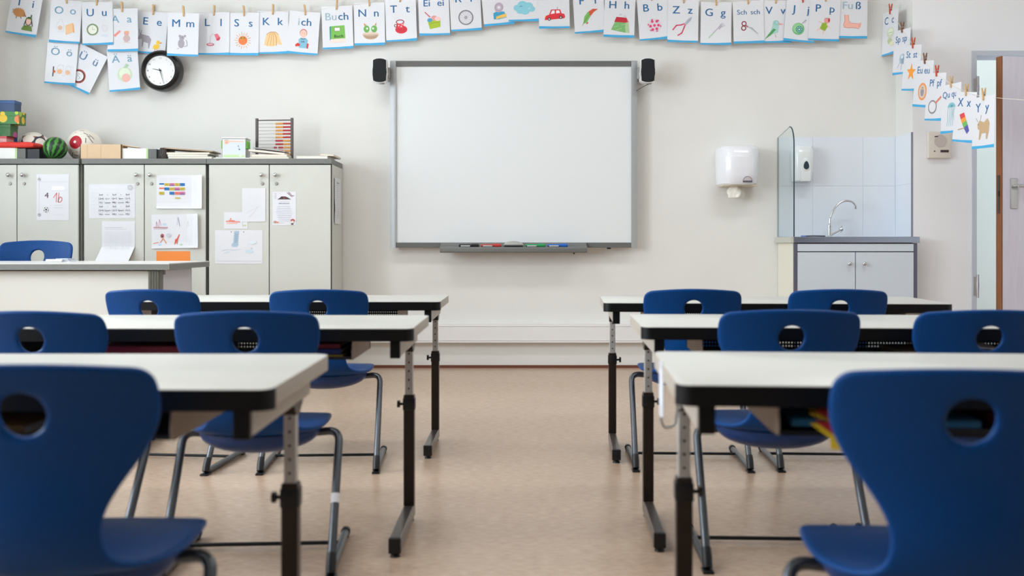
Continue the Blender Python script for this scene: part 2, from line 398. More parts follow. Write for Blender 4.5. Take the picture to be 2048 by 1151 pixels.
# things in the desk shelves
def book(px, py0, w, dpt, h, c, desk, zoff, lab, rz=0, cat='book', name='book'):
    D = DESK[desk]; p = D.matrix_basis @ Vector((px, py0, ZT-.086+zoff))
    t = thing(name, lab, cat, p, D.rotation_euler.z+R(rz))
    bm = nb(); box(bm, -w/2, w/2, 0, dpt, .0005, .002); box(bm, -w/2, w/2, 0, dpt, h-.002, h-.0005); box(bm, -w/2-.001, -w/2+.001, 0, dpt, .0005, h-.0005)
    box(bm, -w/2, w/2, -.001, .0012, .0005, h-.0005); obj('cover', bm, mat('book_cover_%d_%d_%d' % c, c, .4), t)
    bm = nb(); box(bm, -w/2+.001, w/2-.004, .003, dpt-.003, .002, h-.002); obj('pages', bm, mat('book_pages', (225, 218, 200), .8), t)
    return t
book(.33, .065, .28, .20, .022, (120, 78, 34), 0, 0, 'brown exercise book in the shelf of the nearest left desk, seen through the chair hole')
book(.33, .075, .27, .19, .014, (112, 22, 30), 0, .024, 'dark red book lying on the brown book in the nearest left desk')
book(.78, .065, .21, .22, .018, (100, 70, 30), 0, 0, 'ochre book in the nearest left desk beside the near left chair')
book(.60, .045, .33, .23, .034, (110, 16, 34), 1, 0, 'wide dark red folder in the middle left desk between two chairs', cat='folder', name='folder')
book(1.00, .055, .21, .22, .010, (164, 140, 40), 1, 0, 'thin ochre booklet at the bottom in the middle left desk, towards the aisle')
book(1.00, .060, .20, .21, .014, (30, 50, 110), 1, .011, 'navy book lying on the ochre booklet in the middle left desk')
book(1.00, .065, .19, .21, .012, (120, 26, 34), 1, .026, 'thin red book, topmost of the pile in the middle left desk')
book(.34, .045, .30, .24, .012, (24, 92, 124), 3, .014, 'teal folder in the shelf of the nearest right desk', cat='folder', name='folder')
book(.40, .050, .23, .22, .012, (40, 40, 44), 3, 0, 'black notebook under the teal folder in the nearest right desk', cat='notebook', name='notebook')
book(.60, .050, .16, .22, .030, (112, 24, 34), 3, 0, 'dark red book in the nearest right desk, seen through the near right chair hole')
book(.78, .05, .14, .20, .020, (128, 110, 92), 4, 0, 'brown paper-covered book in the middle right desk between two chairs')
book(1.0, .05, .20, .20, .012, (96, 20, 36), 4, 0, 'dark red booklet in the middle right desk near the outer chair')
for (dk, px, py, rz, zz, w_, c, lab) in ((4, .93, .035, 14, .030, .18, (236, 234, 230), 'loose white sheet sticking out of the middle right desk shelf'),):
    D = DESK[dk]; p = D.matrix_basis @ Vector((px, py, ZT-.088+zz)); bm = nb(); box(bm, -w_/2, w_/2, 0, .2, 0, .0012)
    tag(obj('paper_sheet', bm, M_paper, loc=p, rot=(R(4), R(6), R(rz))), lab, 'paper')
# yellow and red leaflet drooping out of the nearest right desk
D = DESK[3]
for c, lab, off, nm in (((226, 190, 30), 'yellow leaflet drooping out of the nearest right desk shelf beside the chair', 0, 'leaflet'), ((176, 34, 40), 'red leaflet lying over the yellow one at the nearest right desk', .004, 'leaflet')):
    bm = nb(); q = off*6
    prof = [(.20, .006), (.08, .006), (.052, .004), (.036, -.010), (.022, -.030), (.012+q, -.046+q*.8)]
    for a, b in zip(prof, prof[1:]):
        vs = [bm.verts.new((x+(.03 if a[0] < .03 or k else 0), y[0], y[1]+off+dz)) for dz in (0, .001) for k, (x, y) in enumerate(((-.05, a), (.07, a), (.07, b), (-.05, b)))]
        for f in ((0, 1, 2, 3), (7, 6, 5, 4), (0, 4, 5, 1), (2, 6, 7, 3), (1, 5, 6, 2), (3, 7, 4, 0)): bm.faces.new([vs[i] for i in f])
    tag(obj(nm, bm, mat('leaflet_%d' % c[0], c, .5), loc=D.matrix_basis @ Vector((.262+off*2, 0, ZT-.088+.031)), rot=(0, 0, D.rotation_euler.z+R(-8))), lab, 'leaflet')
# hook and hanging paper strip at the aisle side of the nearest right desk
t = thing('bag_hook', 'small metal bag hook on the aisle end of the nearest right desk', 'hook', DESK[3].matrix_basis @ Vector((.033, .30, ZT-.075)))
bm = nb(); tube(bm, fillet([(0, 0, .01), (-.004, 0, -.02), (-.008, 0, -.045), (-.030, 0, -.05), (-.036, 0, -.028)], .012), .0028, 8); obj('hook_wire', bm, M_galv, t, smooth=True)
bm = nb(); box(bm, -.001, .003, -.012, .012, -.012, .018, .001); obj('mount_plate', bm, M_galv, t)
p = DESK[3].matrix_basis @ Vector((-.001, .30, ZT-.05))
t = tag(sheet('paper_tag', 22, 105, [Rc((214, 220, 235), -6, -38, 6, 30)], .001, mat('clear_sleeve', (204, 206, 213), .3, coat=.3), th=.0015), 'long white paper tag hanging on the aisle end of the nearest right desk', 'tag')
t.location = p; t.rotation_euler = (0, R(0), R(-78))

# ------------------------------------------------------------------ chairs
ROWS = [(.385, .316, .114, 0, -.006), (.376, .338, .145, 0, -.005), (.352, .353, .167, 0, -.004), (.310, .358, .178, 0, -.002), (.265, .355, .181, 0, .002),
        (.215, .349, .180, 0, .006), (.172, .343, .174, 0, .010), (.130, .340, .161, 0, .014), (.095, .342, .143, 0, .016), (.060, .351, .124, .005, .015),
        (.036, .369, .107, .010, .010), (.024, .396, .098, .014, .004), (.019, .426, .095, .016, 0), (.019, .456, .103, .018, 0), (.020, .486, .121, .021, 0),
        (.019, .515, .142, .025, 0), (.015, .540, .160, .029, 0), (.010, .575, .1765, .034, 0), (.004, .597, .180, .036, 0), (-.004, .619, .1805, .037, 0),
        (-.011, .637, .1795, .037, -.002), (-.018, .655, .175, .036, -.005), (-.025, .670, .160, .033, -.010)]
def shell_mesh():
    bm = nb(); n = 16; V = []
    for (y, z, w_, ey, ez) in ROWS:
        V.append([bm.verts.new((w_*u, y+ey*u*u, z+ez*u*u)) for u in [(2*i/n-1) for i in range(n+1)]])
    hj = 18; c = V[hj][8].co.copy()
    for j in (hj-1, hj, hj+1):
        for i in (7, 8, 9):
            if (i, j) == (8, hj): continue
            v = V[j][i].co; dx, dz = v.x-c.x, v.z-c.z; q = math.hypot(dx, dz); v.x = c.x+dx/q*.0355; v.z = c.z+dz/q*.0355
    for j in range(len(ROWS)-1):
        for i in range(n):
            if j in (hj-1, hj) and i in (7, 8): continue
            bm.faces.new((V[j][i], V[j][i+1], V[j+1][i+1], V[j+1][i]))
    bmesh.ops.delete(bm, geom=[V[hj][8]], context='VERTS')
    bmesh.ops.recalc_face_normals(bm, faces=bm.faces[:])
    me = bpy.data.meshes.new('s'); bm.to_mesh(me); bm.free()
    o = bpy.data.objects.new('s', me); COL.objects.link(o)
    m = o.modifiers.new('a', 'SOLIDIFY'); m.thickness = .013; m.offset = 0; m.use_even_offset = True
    m = o.modifiers.new('b', 'SUBSURF'); m.levels = 2; m.render_levels = 2
    r = bpy.data.meshes.new_from_object(o.evaluated_get(bpy.context.evaluated_depsgraph_get()))
    bpy.data.objects.remove(o); r.name = 'seat_shell'
    r.polygons.foreach_set('use_smooth', [True]*len(r.polygons)); r.materials.append(M_blue); return r
def make_chair():
    t = thing('school_chair', 'x', 'chair')
    o = bpy.data.objects.new('seat_shell', shell_mesh()); COL.objects.link(o); o.parent = t
    bm = nb()
    def f(u, v):
        a = 2*math.pi*u; r = math.sin(v*math.pi/2); zz = math.cos(v*math.pi/2)
        return Vector((.158*r*math.cos(a), .200+.138*r*math.sin(a), .343-.060*zz**.8 if zz > 0 else .343))
    V = grid(bm, f, 32, 10); bmesh.ops.remove_doubles(bm, verts=bm.verts[:], dist=1e-5)
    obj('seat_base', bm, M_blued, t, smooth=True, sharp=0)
    for s in (-1, 1):
        bm = nb(); tube(bm, fillet([(s*.09, .235, .318), (s*.207, .225, .330), (s*.2085, .012, .011+.0), (s*.2085, .372, .0135)], .034, 8), .0108, 14)
        l = obj('leg', bm, M_tube, t, smooth=True)
        bm = nb(); tube(bm, [(s*.2085, .010, .012), (s*.2085, .022, .036), (s*.2085, .034, .056)], [.0125, .0132, .0120], 12); box(bm, s*.2085-.014, s*.2085+.014, -.010, .035, 0, .007, .002); obj('glide', bm, M_black, l, smooth=True)
        bm = nb(); cyl(bm, (s*.2085, .360, .0135), (s*.2085, .378, .0135), .0132); box(bm, s*.2085-.010, s*.2085+.010, .35, .375, 0, .006, .002); obj('glide', bm, M_black, l, smooth=True)
    bm = nb(); cyl(bm, (-.2, .262, .014), (.2, .262, .014), .0055); obj('crossbar', bm, mat('crossbar_dark', (38, 40, 44), .4, .5), t, smooth=True)
    return t
ch0 = make_chair()
G = 'blue shell chairs pulled up to the pupils desks'
chairs = [  # x, y of the backrest, rot, label
    (-.682, 1.385, 3, 'large blurred blue chair in the near left corner, closest to the camera on that side'),
    (.6165, 1.335, -7, 'large blurred blue chair in the near right corner, closest to the camera on that side'),
    (-1.190, 2.46, -3, 'blue chair at the left frame edge, behind the nearest left desk'),
    (-.660, 2.46, 3.5, 'blue chair at the middle left desk, nearer the aisle, white sticker on its leg'),
    (.705, 2.51, -2.5, 'blue chair at the middle right desk, nearer the aisle'),
    (1.200, 2.50, -2, 'blue chair at the middle right desk, cut by the right frame edge'),
    (-1.313, 3.60, -6, 'blue chair at the far left desk, just in front of the teacher desk corner'),
    (-.702, 3.60, 3, 'blue chair at the far left desk, next to the aisle'),
    (.662, 3.63, -2, 'blue chair at the far right desk, next to the aisle'),
    (1.192, 3.62, -3, 'blue chair at the far right desk, in front of the sink cupboard')]
CH_ = []
for i, (x, y, rz, lab) in enumerate(chairs):
    o = ch0 if i == 0 else dup(ch0)
    o.location = (x, y, 0); o.rotation_euler = (0, 0, R(rz)); tag(o, lab, 'chair', G); CH_.append(o)
bm = nb(); cyl(bm, (.2078, .112, .160), (.2076, .126, .181), .0116, n=14)
for l in [c for c in CH_[3].children if c.name.startswith('leg')][1:]:
    obj('leg_sticker', bm, M_paper, l, smooth=True)
# teacher's chair: larger, facing the camera
o = dup(ch0); o.scale = (1.10, 1.10, 1.27); o.location = (-2.60, 5.46, 0); o.rotation_euler = (0, 0, R(184))
tag(o, 'blue teacher chair behind the teacher desk, its hollow side towards the camera', 'chair')

# ------------------------------------------------------------------ teacher desk
TX = -1.589; TDW = 1.75; tz = .742
t = thing('teacher_desk', 'grey-edged white teacher desk with white front panel, in front of the cupboards', 'desk', (TX, 4.61, 0))
bm = nb(); box(bm, -TDW, 0, 0, .62, tz-.004, tz); box(bm, -TDW, 0, 0, .62, tz-.030, tz-.0035, .001, mi=1); obj('tabletop', bm, [mat('teacher_desk_top', (208, 208, 206), .3), M_grey], t)
legm = mat('teacher_leg_grey', (98, 97, 90), .4, .3)
for xx in (-.105, -TDW+.05):
    for yy in (.02, .545):
        bm = nb(); wq = .055 if yy < .1 else .028
        box(bm, xx, xx+wq, yy, yy+wq, 0.01, tz-.03, .006)
        if yy < .1:
            for q in (.012, .024, .036): box(bm, xx+q, xx+q+.003, yy-.002, yy, .02, tz-.035)
        l = obj('leg', bm, legm, t); bm = nb(); cyl(bm, (xx+wq/2, yy+wq/2, 0), (xx+wq/2, yy+wq/2, .011), .014); obj('glide', bm, M_black, l, smooth=True)
bm = nb(); box(bm, -TDW+.105, -.105, .045, .061, .30, tz-.036, .002); obj('front_panel', bm, mat('front_panel_cream', (212, 211, 205), .5), t)
bm = nb(); box(bm, -.085, -.071, .075, .545, .30, tz-.036, .002); obj('side_panel', bm, mat('side_panel_pale', (214, 213, 222), .5), t)
bm = nb(); box(bm, -TDW+.105, -.05, .075, .10, tz-.055, tz-.03); obj('support_rail', bm, legm, t)
# remote + papers on teacher desk
p = WP(112, 521, 4.95); p.z = tz
t = thing('remote_control', 'small white remote control lying on the teacher desk', 'remote control', p, R(12))
bm = nb(); box(bm, -.045, .03, -.016, .016, 0, .014, .004); obj('remote_body', bm, M_white, t, smooth=True)
bm = nb(); cyl(bm, (-.01, 0, .014), (-.01, 0, .0155), .006); box(bm, .006, .016, -.006, .006, .014, .0152); obj('buttons', bm, mat('remote_grey', (120, 124, 130), .5), t)
p = WP(131, 520, 5.0); p.z = tz
t = thing('glass_case', 'small pile of folded foil and pens beside the white remote', 'pile of papers', p, R(-8)); t.name = 'folded_papers'
for k in range(4):
    bm = nb(); box(bm, -.045+.004*k, .04-.003*k, -.03, .03, .0045*k, .0045*k+.0032); obj('folded_sheet', bm, mat('paper_grey%d' % k, (228-14*k, 232-12*k, 238-8*k), .4), t)

# ------------------------------------------------------------------ cupboards along the wall
CF = 6.27; CT = 1.367; CU = .784
def make_cab():
    t = thing('cupboard', 'x', 'cupboard')   # origin: left front bottom corner
    D_ = YW-CF-.004
    bm = nb(); box(bm, .001, CU-.001, .022, D_, .0, CT-.034); 
    c = obj('carcass', bm, [M_dgrey, M_door], t)
    for p in c.data.polygons:
        if abs(p.normal.x) > .9: p.material_index = 1
    bm = nb(); box(bm, .0, CU, -.006, D_, CT-.033, CT, .001); obj('cupboard_top', bm, M_grey, t)
    for a, b, kx in ((.013, CU/2-.003, CU/2-.045), (CU/2+.003, CU-.006, CU/2+.043)):
        bm = nb(); box(bm, a, b, .0, .019, .08, CT-.039, .0012); dr = obj('cupboard_door', bm, M_door, t)
        kz = CH+136*CF/F
        bm = nb(); cyl(bm, (kx, 0, kz), (kx, -.018, kz), .006); sph(bm, (kx, -.022, kz), .0135, .011, .0135, 16); obj('knob', bm, M_steel, dr, smooth=True)
        kz = CH+119*CF/F
        bm = nb(); cyl(bm, (kx+.003, 0, kz), (kx+.003, -.004, kz), .0105, .0098, mi=1); cyl(bm, (kx+.003, -.004, kz), (kx+.003, -.006, kz), .0075, n=20); cyl(bm, (kx+.003, -.005, kz), (kx+.003, -.0066, kz), .003, n=8, mi=1); obj('lock', bm, [mat('lock_steel', (176, 174, 170), .5, .5), mat('lock_ring', (120, 112, 106), .4, .5)], dr)
    return t
cab0 = make_cab()
for i, (x, lab) in enumerate(((-1.921, 'grey two-door cupboard at the right end of the row, carrying the abacus'), (-2.708, 'middle grey two-door cupboard, with the coloured timetable on its door'), (-3.510, 'leftmost grey two-door cupboard with the sheet reading 1b, balls on top'))):
    o = cab0 if i == 0 else dup(cab0)
    o.location = (x, CF, 0); tag(o, lab, 'cupboard', 'grey two-door cupboards along the wall')
for o in [c for c in bpy.data.objects if c.name.startswith('cupboard.') and c.get('category')]: pass

# papers on the doors --------------------------------------------------------
SP = CF/F
def paper(name, x0, y0, x1, y1, L, lab, cat='paper', tilt=0, base=None, warp=None, off=.0014):
    o = sheet(name, x1-x0, y1-y0, L, SP, base or M_paper, warp=warp)
    p = WP((x0+x1)/2, (y0+y1)/2, CF-off); p.y = CF-off; o.location = p; o.rotation_euler = (0, R(tilt), 0)
    return tag(o, lab, cat)
K = (40, 40, 46); GL = (196, 198, 206); RD = (214, 60, 54)
def ball2(x, y, r): return [E((232, 232, 232), x, y, r), E(K, x, y, r*.36)]+[E(K, x+r*.8*math.cos(a), y+r*.8*math.sin(a), r*.2) for a in (.3, 1.6, 2.8, 4.1, 5.3)]+[Ring((120, 120, 120), x, y, r, .3)]
L = [Ln((206, 170, 186), .4, (-27, -42), (-27, 38)), Ln(GL, .4, (-27, -31), (32, -31)), Tx((100, 76, 100), '4', -12, -4, 11), Ln((226, 92, 90), 1.3, (1.5, 1), (8, -8.5), (7, 10)), Ln((226, 92, 90), 1.3, (12.5, -8.5), (11, 10), (11.6, 4), (15, -.5), (18.6, 1.5), (18.6, 6), (15.5, 10), (11, 10))]
L += [Ln(GL, .5, (2, 16), (20, 16)), Ln((170, 175, 205), .5, (2, 21), (20, 21)), Ln(GL, .4, (0, 35), (22, 35)), Rc((240, 236, 240), -2, -22, 24, -14)]
for b in ((-13, 25, 5), (-26.5, 35, 3), (-26.5, -36, 2.4)): L += ball2(*b)
paper('class_sheet', 73, 348, 138, 440, L, 'white sheet reading 4 and 1b in red, with footballs, on the leftmost cupboard')
L = [Rc((228, 229, 234), -40, -30, 42, -26)]
for r_ in range(6):
    L.append(Ln((214, 216, 222), .35, (-40, -16+r_*7.5), (44, -16+r_*7.5)))
    for c_ in range(5):
        s_ = ['3x4', 'Lesen', '12+5', '~', 'MU', 'Sport'][(r_*2+c_*3) % 6]
        L.append(Tx([(70, 72, 84), (34, 34, 44), (110, 112, 124)][(r_+c_) % 3], s_, -22+c_*13.3, -13+r_*7.8, 2.6 if (r_*c_) % 2 else 3.4))
for r_ in range(8): L.append(Ln((216, 217, 223), .4, (-42, -18+r_*6), (-32, -18+r_*6)))
L += [Ring((198, 199, 206), 37, -27, 4.5, .8), Ring((214, 214, 220), 37, -27, 3, .5)]
paper('timetable_sheet', 178, 368, 270, 436, L, 'white handwritten timetable on the middle cupboard, left door', cat='timetable', tilt=-.6)
L = [Ln((168, 170, 178), .6, (-27, -31), (8, -31)), Ln((184, 186, 194), .5, (-27, -28), (16, -28))]
for r_ in range(14): L.append(Ln((208, 210, 217), .4, (-28, -22+r_*2.6), (26, -22+r_*2.6)))
for c_ in (-14, -3, 10, 22): L.append(Ln((212, 214, 220), .4, (c_, -23), (c_, 12)))
def fold(q):
    z = q.z; y = q.y
    if z < -.020: t_ = (-.020-z); y -= t_*.62; 
    return Vector((q.x+(min(0, z+.02)*.22), y, z))
paper('folded_list', 204, 442, 270, 530, L, 'white list with its lower part folded outwards, on the middle cupboard', warp=fold, off=.002)
YL, BL_, PK, OR_ = (196, 176, 60), (30, 110, 180), (206, 112, 160), (232, 120, 100)
L = [Ln(GL, .4, (-40, -27+i*3), (-10 if i else 2, -27+i*3)) for i in range(3)]
cc = [[BL_, YL, PK, YL, BL_], [OR_, BL_, YL, PK, YL], [YL, None, BL_, OR_, PK]]
for r_ in range(3):
    for c_ in range(5):
        c = cc[r_][c_]
        if c:
            x = -41+c_*10.4; y = -17.5+r_*8.6; h = (3 if (c_ == 0 and r_ < 2) else 5.6)
            L.append(Rc(c, x, y, x+9.8, y+h)); L.append(Rc(tuple(int(v*.8) for v in c), x+2, y+h*.4, x+7, y+h*.6))
            if c is PK: L.append(Rc((120, 84, 150), x, y+h-1.6, x+9.8, y+h))
L += [Rc(YL, -9, 11, 1, 13.4)]+[Ln((222, 223, 228), .4, (14+5*i, -24), (14+5*i, -2)) for i in range(5)]
def curlr(q): return Vector((q.x, q.y-max(0, q.x-.06)**2*3.2-max(0, -q.z-.06)**2*2.5, q.z))
paper('colour_timetable', 313, 350, 406, 417, L, 'printed timetable with coloured blocks on the middle cupboard', cat='timetable', warp=curlr, off=.002)
RB = (190, 140, 150)
L = [Ln((214, 196, 206), .5, (-44, -9), (-15, -9)), Ln(RB, 2.2, (-43, -8), (-15, -7)), Ln((150, 110, 120), .6, (-43, -5), (-17, -5)), Ln((190, 120, 150), .9, (-38, -9), (-37, -20), (-35, -10)), Ln((196, 130, 160), .9, (-33, -9), (-31, -24), (-28, -12)),
     E((196, 214, 234), -21, -14, 4, 2.6), Ln((170, 160, 190), .6, (4, -12), (6, -28), (9, -10), (7, -26)), Ln((206, 190, 206), .6, (24, -8), (26, -20), (28, -9)),
     E((170, 92, 96), -26, 9, 3.6, 4.4), E(K, -26, 10, 1.4), Ln((232, 148, 110), 1.6, (-30, 22), (-24, 14), (-18, 24)), Ln((228, 140, 110), 1.4, (-44, 24), (-34, 22)), E((190, 216, 238), -31, 26, 3, 2.4),
     E((206, 206, 216), -13, 8, 5, 4), Pg((226, 84, 60), (-2, 26), (0, 16), (3, 15), (8, 6), (9, 7), (5, 17), (4, 26), (3, 26), (2, 19), (0, 26)), E((180, 220, 170), 12, 27, 3, 1.5), Ln((220, 210, 222), .5, (22, 14), (30, 20), (26, 30))]
paper('childrens_drawing', 303, 428, 398, 496, L, 'sheet of small coloured childrens drawings with a red giraffe, on the middle cupboard', cat='drawing', tilt=-1, warp=curlr, off=.002)
paper('orange_card', 313, 502, 380, 548, [], 'plain orange card on the middle cupboard just above the teacher desk', cat='card', base=mat('orange_paper', (250, 146, 66), .6))
L = [Ln((222, 223, 229), .4, (-18, -29+i*5), (-6 if i % 2 else 14, -29+i*5)) for i in range(11)]+[Ln((205, 208, 216), .4, (-8, 24), (10, 2)), Ln((205, 208, 216), .4, (-12, 14), (8, 4))]
paper('plain_note', 484, 376, 531, 443, L, 'portrait white note with faint lines on the right cupboard, left door', off=.0032)
L = [Ln((232, 150, 140), 3, (-19, 2), (8, 3)), Ln((238, 176, 160), 1.8, (-18, 6), (3, 6)), Ln((226, 130, 120), 2.2, (-13, 0), (-2, 1)), E((222, 150, 120), -10, -3, 1.6), Ln((180, 190, 210), .7, (13, 2), (14, 12)), E((214, 210, 150), 18, 10, 3, 1.6)]
paper('small_drawing', 448, 424, 495, 457, L, 'small drawing with a red scribble, tucked under the portrait note', cat='drawing')
TB = (176, 196, 212)
L = [Pg(TB, (-9, -32), (1, -32), (-1, -10), (-1, -4), (-3, 0), (-13, 0), (-15, -5), (-11, -9)), Pg((160, 182, 202), (-8, -27), (-1, -27), (-3, -10), (-8, -8))]
L += [Ln((148, 172, 196), .5, (-9, -28+i*4), (0, -29+i*4)) for i in range(7)]+[E(K, -15, -30, .9), E(K, 10, -30, .9), E((206, 222, 234), 22, 9, 8, 3.4), E((190, 210, 226), 26, 3, 2, 1.6), Ln((214, 222, 232), .8, (-34, 8), (-24, 4), (-14, 6), (4, 4)), Ln((200, 216, 230), .8, (-30, 12), (-18, 9)), Ln(GL, .4, (-46, 28), (46, 28)), E((222, 232, 240), 28, -9, 7, 4)]
paper('tower_drawing', 430, 460, 525, 527, L, 'landscape drawing of a pale blue tower on the right cupboard', cat='drawing')
DB = (72, 56, 62)
L = [Pg(DB, (-14, -18), (-9, -21), (-6, -24), (2, -24), (7, -22), (14, -18)), E((150, 70, 60), 0, -21, 2.4, 1.4), Pg((190, 170, 180), (6, -30), (10, -33), (16, -26), (20, -25), (15, -22)), Ln(DB, .6, (5, -32), (13, -25), (20, -26)), Ln(DB, .5, (8, -33), (15, -27))]
L += [Ln((204, 190, 204), .6, (-8, -14), (10, -14)), Tx((120, 120, 140), 'EINLADUNG', 0, -10, 2.4)]+[Ln((176, 180, 206), .55, (-16+abs(i-3), -4+i*3.6), (16-abs(i-4), -4+i*3.6)) for i in range(9)]+[Ln((178, 178, 186), .6, (-20, -30+i*3), (-16, -30+i*3)) for i in range(4)]
L += [E((196, 140, 140), -18, 27, 3.4, 2.2), E((216, 150, 120), -13, 28, 2, 1.6), E((180, 80, 80), 17, 24, 4, 3), E((240, 220, 210), 17, 27, 2.6), E((90, 70, 76), 16, 31, 2.4, 1.6), Ln((210, 160, 160), .5, (-10, 29), (0, 29))]
paper('invitation_flyer', 545, 383, 592, 450, L, 'printed flyer with a black bird nest picture, on the right cupboard right door', cat='flyer')
# curled list on the cupboard's end
def curls(q): return Vector((q.x, q.y-(.0015+.045*max(0, .06-abs(q.z+.05))), q.z))
L = [Ln((170, 172, 182), 1.3, (-60, -100+i*13), (70-(i*29) % 50, -100+i*13)) for i in range(17)]+[Tx((120, 120, 130), 'Klassenliste', 0, -118, 12)]
o = sheet('class_list', 210, 296, L, .001, M_paper, warp=curls); tag(o, 'white list curling off the end panel of the right cupboard', 'paper')
o.location = (-1.921+CU+.003, 6.47, CH+84*6.47/F); o.rotation_euler = (0, 0, R(90))

# ------------------------------------------------------------------ things on the cupboards
def simple(name, lab, cat, bm, m, loc, rot=None, smooth=False, group=None): return tag(obj(name, bm, m, loc=loc, rot=rot, smooth=smooth), lab, cat, group)
def ctop(px, Y): return Vector(((px-1024)*Y/F, Y, CT))
def mflower(name, base, cols, seed):
    m = bpy.data.materials.new(name); m.use_nodes = True; nt = m.node_tree; N = nt.nodes.new; Lk = nt.links.new; p = nt.nodes['Principled BSDF']
    tc = N('ShaderNodeTexCoord'); v = N('ShaderNodeTexVoronoi'); v.inputs['Scale'].default_value = 17; v.inputs['Randomness'].default_value = .9
    mp = N('ShaderNodeMapping'); mp.inputs['Location'].default_value = (seed, seed*2, 0); Lk(tc.outputs['Object'], mp.inputs[0]); Lk(mp.outputs[0], v.inputs['Vector'])
    r = N('ShaderNodeValToRGB'); r.color_ramp.interpolation = 'CONSTANT'; e = r.color_ramp.elements
    e[0].color = (*lin(cols[0]), 1); e[1].position = .30; e[1].color = (*lin(cols[1]), 1)
    for q, c in zip((.55, .78), cols[2:]): x = e.new(q); x.color = (*lin(c), 1)
    sp = N('ShaderNodeSeparateColor'); Lk(v.outputs['Color'], sp.inputs[0]); Lk(sp.outputs[0], r.inputs[0])
    lt = N('ShaderNodeMath'); lt.operation = 'LESS_THAN'; lt.inputs[1].default_value = .45; Lk(v.outputs['Distance'], lt.inputs[0])
    mx = N('ShaderNodeMixRGB'); mx.inputs[1].default_value = (*lin(base), 1); Lk(lt.outputs[0], mx.inputs[0]); Lk(r.outputs[0], mx.inputs[2])
    Lk(mx.outputs[0], p.inputs['Base Color']); p.inputs['Roughness'].default_value = .4; return m
MF1 = mflower('flower_print', (50, 128, 52), [(236, 200, 40), (206, 76, 120), (180, 206, 60), (226, 130, 60)], 1.3)
MF2 = mflower('flower_print_dark', (44, 110, 50), [(196, 90, 160), (50, 120, 60), (214, 150, 50), (52, 110, 50)], 4.1)
def zpx(py, Y): return CH-(py-HZ)*Y/F
def lidbox(name, lab, x0, x1, yt, yb, Y, dp, m, ml=None, rz=0, lid=.4, z0=None, cat='box'):
    a = WP(x0, yt, Y); b = WP(x1, yb, Y); w2 = (b.x-a.x)/2; zb = b.z if z0 is None else z0; h = a.z-zb
    t = thing(name, lab, cat, ((a.x+b.x)/2, Y+dp/2, zb), R(rz))
    bm = nb(); box(bm, -w2+.002, w2-.002, -dp/2+.002, dp/2-.002, 0, h*(1-lid)+.001, .001); obj('box_body', bm, m, t)
    bm = nb(); box(bm, -w2, w2, -dp/2, dp/2, h*(1-lid), h, .0015); obj('box_lid', bm, ml or m, t)
    return a.z
BLU = mat('blue_box', (30, 80, 140), .35); BLD = mat('blue_box_dark', (24, 62, 112), .35)
# archive boxes (white/green label, grey end)
def filebox(lab, x0, xw, xg, x1, yt, Y, rz=0):
    a = WP(x0, yt, Y); x_ = [(q-1024)*Y/F-a.x for q in (x0, xw, xg, x1)]; h = a.z-CT; dp = .16
    t = thing('file_box', lab, 'box', (a.x, Y, CT), R(rz))
    bm = nb(); box(bm, x_[0], x_[1]-.012, 0, dp, 0, h, .001); obj('white_cover', bm, mat('box_white', (240, 241, 238), .45), t)
    bm = nb(); box(bm, x_[1]-.013, x_[1], .0005, dp-.0005, .0, h-.0005); obj('green_band', bm, mat('box_green_band', (190, 220, 160), .45), t)
    bm = nb(); box(bm, x_[1], x_[2], .0, dp, 0, h-.004, .001); obj('grey_end', bm, mat('box_grey', (104, 107, 104), .5), t)
    bm = nb(); box(bm, x_[2], x_[3], .012, dp, 0, h-.006, .001); obj('dark_end', bm, mat('box_dark', (40, 40, 44), .5), t)
    return CT+h
z1 = filebox('white and black file box under the red cushion, left end of the cupboards', -34, 34, 51, 77, 295.5, 6.30)
filebox('white file box with green stripe beside the cardboard box', 245, 296, 313, 319, 296.5, 6.32)
# cushion
bm = nb()
def fc(u, v):
    a = 2*math.pi*u; b = math.pi*(v-.5); r = math.cos(b)**.45; k = 1/max(abs(math.cos(a)), abs(math.sin(a)))**.65
    return Vector((.155*r*math.cos(a)*k, .085*r*math.sin(a)*k, max(-.016, .024*math.copysign(abs(math.sin(b))**.9, math.sin(b))+.006*math.sin(6*a)*r*.3)))
grid(bm, fc, 40, 14); bmesh.ops.remove_doubles(bm, verts=bm.verts[:], dist=1e-5)
simple('cushion', 'flat red cushion lying on the file box under the football', 'cushion', bm, mat('red_fabric', (226, 62, 54), .7, noise=.06, nscale=60), (-3.165, 6.372, z1+.0168), smooth=True)
# box stack at the far left
zb = z1+.030
za = lidbox('gift_box', 'pink patterned gift box at the bottom of the stack, left frame edge', -30, 13, 272, 290, 6.36, .10, mat('pink_pattern', (222, 176, 178), .5, noise=.25, nscale=90), mat('pink_lid', (214, 100, 108), .5), 0, .35, z0=z1+.040)
zc_ = lidbox('gift_box', 'green box with a purple flower, second lowest of the stack at the left edge', -30, 21, 248, 272, 6.36, .10, MF2, None, 0, .3, z0=za)
zd = lidbox('gift_box', 'green box printed with yellow and pink flowers, below the blue box on the stack', -30, 36, 222.5, 248, 6.35, .11, MF1, None, 3, .35, z0=zc_)
lidbox('gift_box', 'plain blue box on top of the stack at the left frame edge', -30, 28, 200, 222.5, 6.355, .10, BLD, BLU, 3, .3, z0=zd)
p = ctop(27, 6.49)
bm = nb(); cyl(bm, (0, 0, 0), (0, 0, .170), .022, .023, 28); tube(bm, [(.0235*math.cos(a), .0235*math.sin(a), .168) for a in [R(12*i) for i in range(31)]], .002, 6)
simple('blue_cup', 'blue round tub behind the box stack next to the football', 'tub', bm, BLU, (p.x, 6.492, CT), smooth=True)
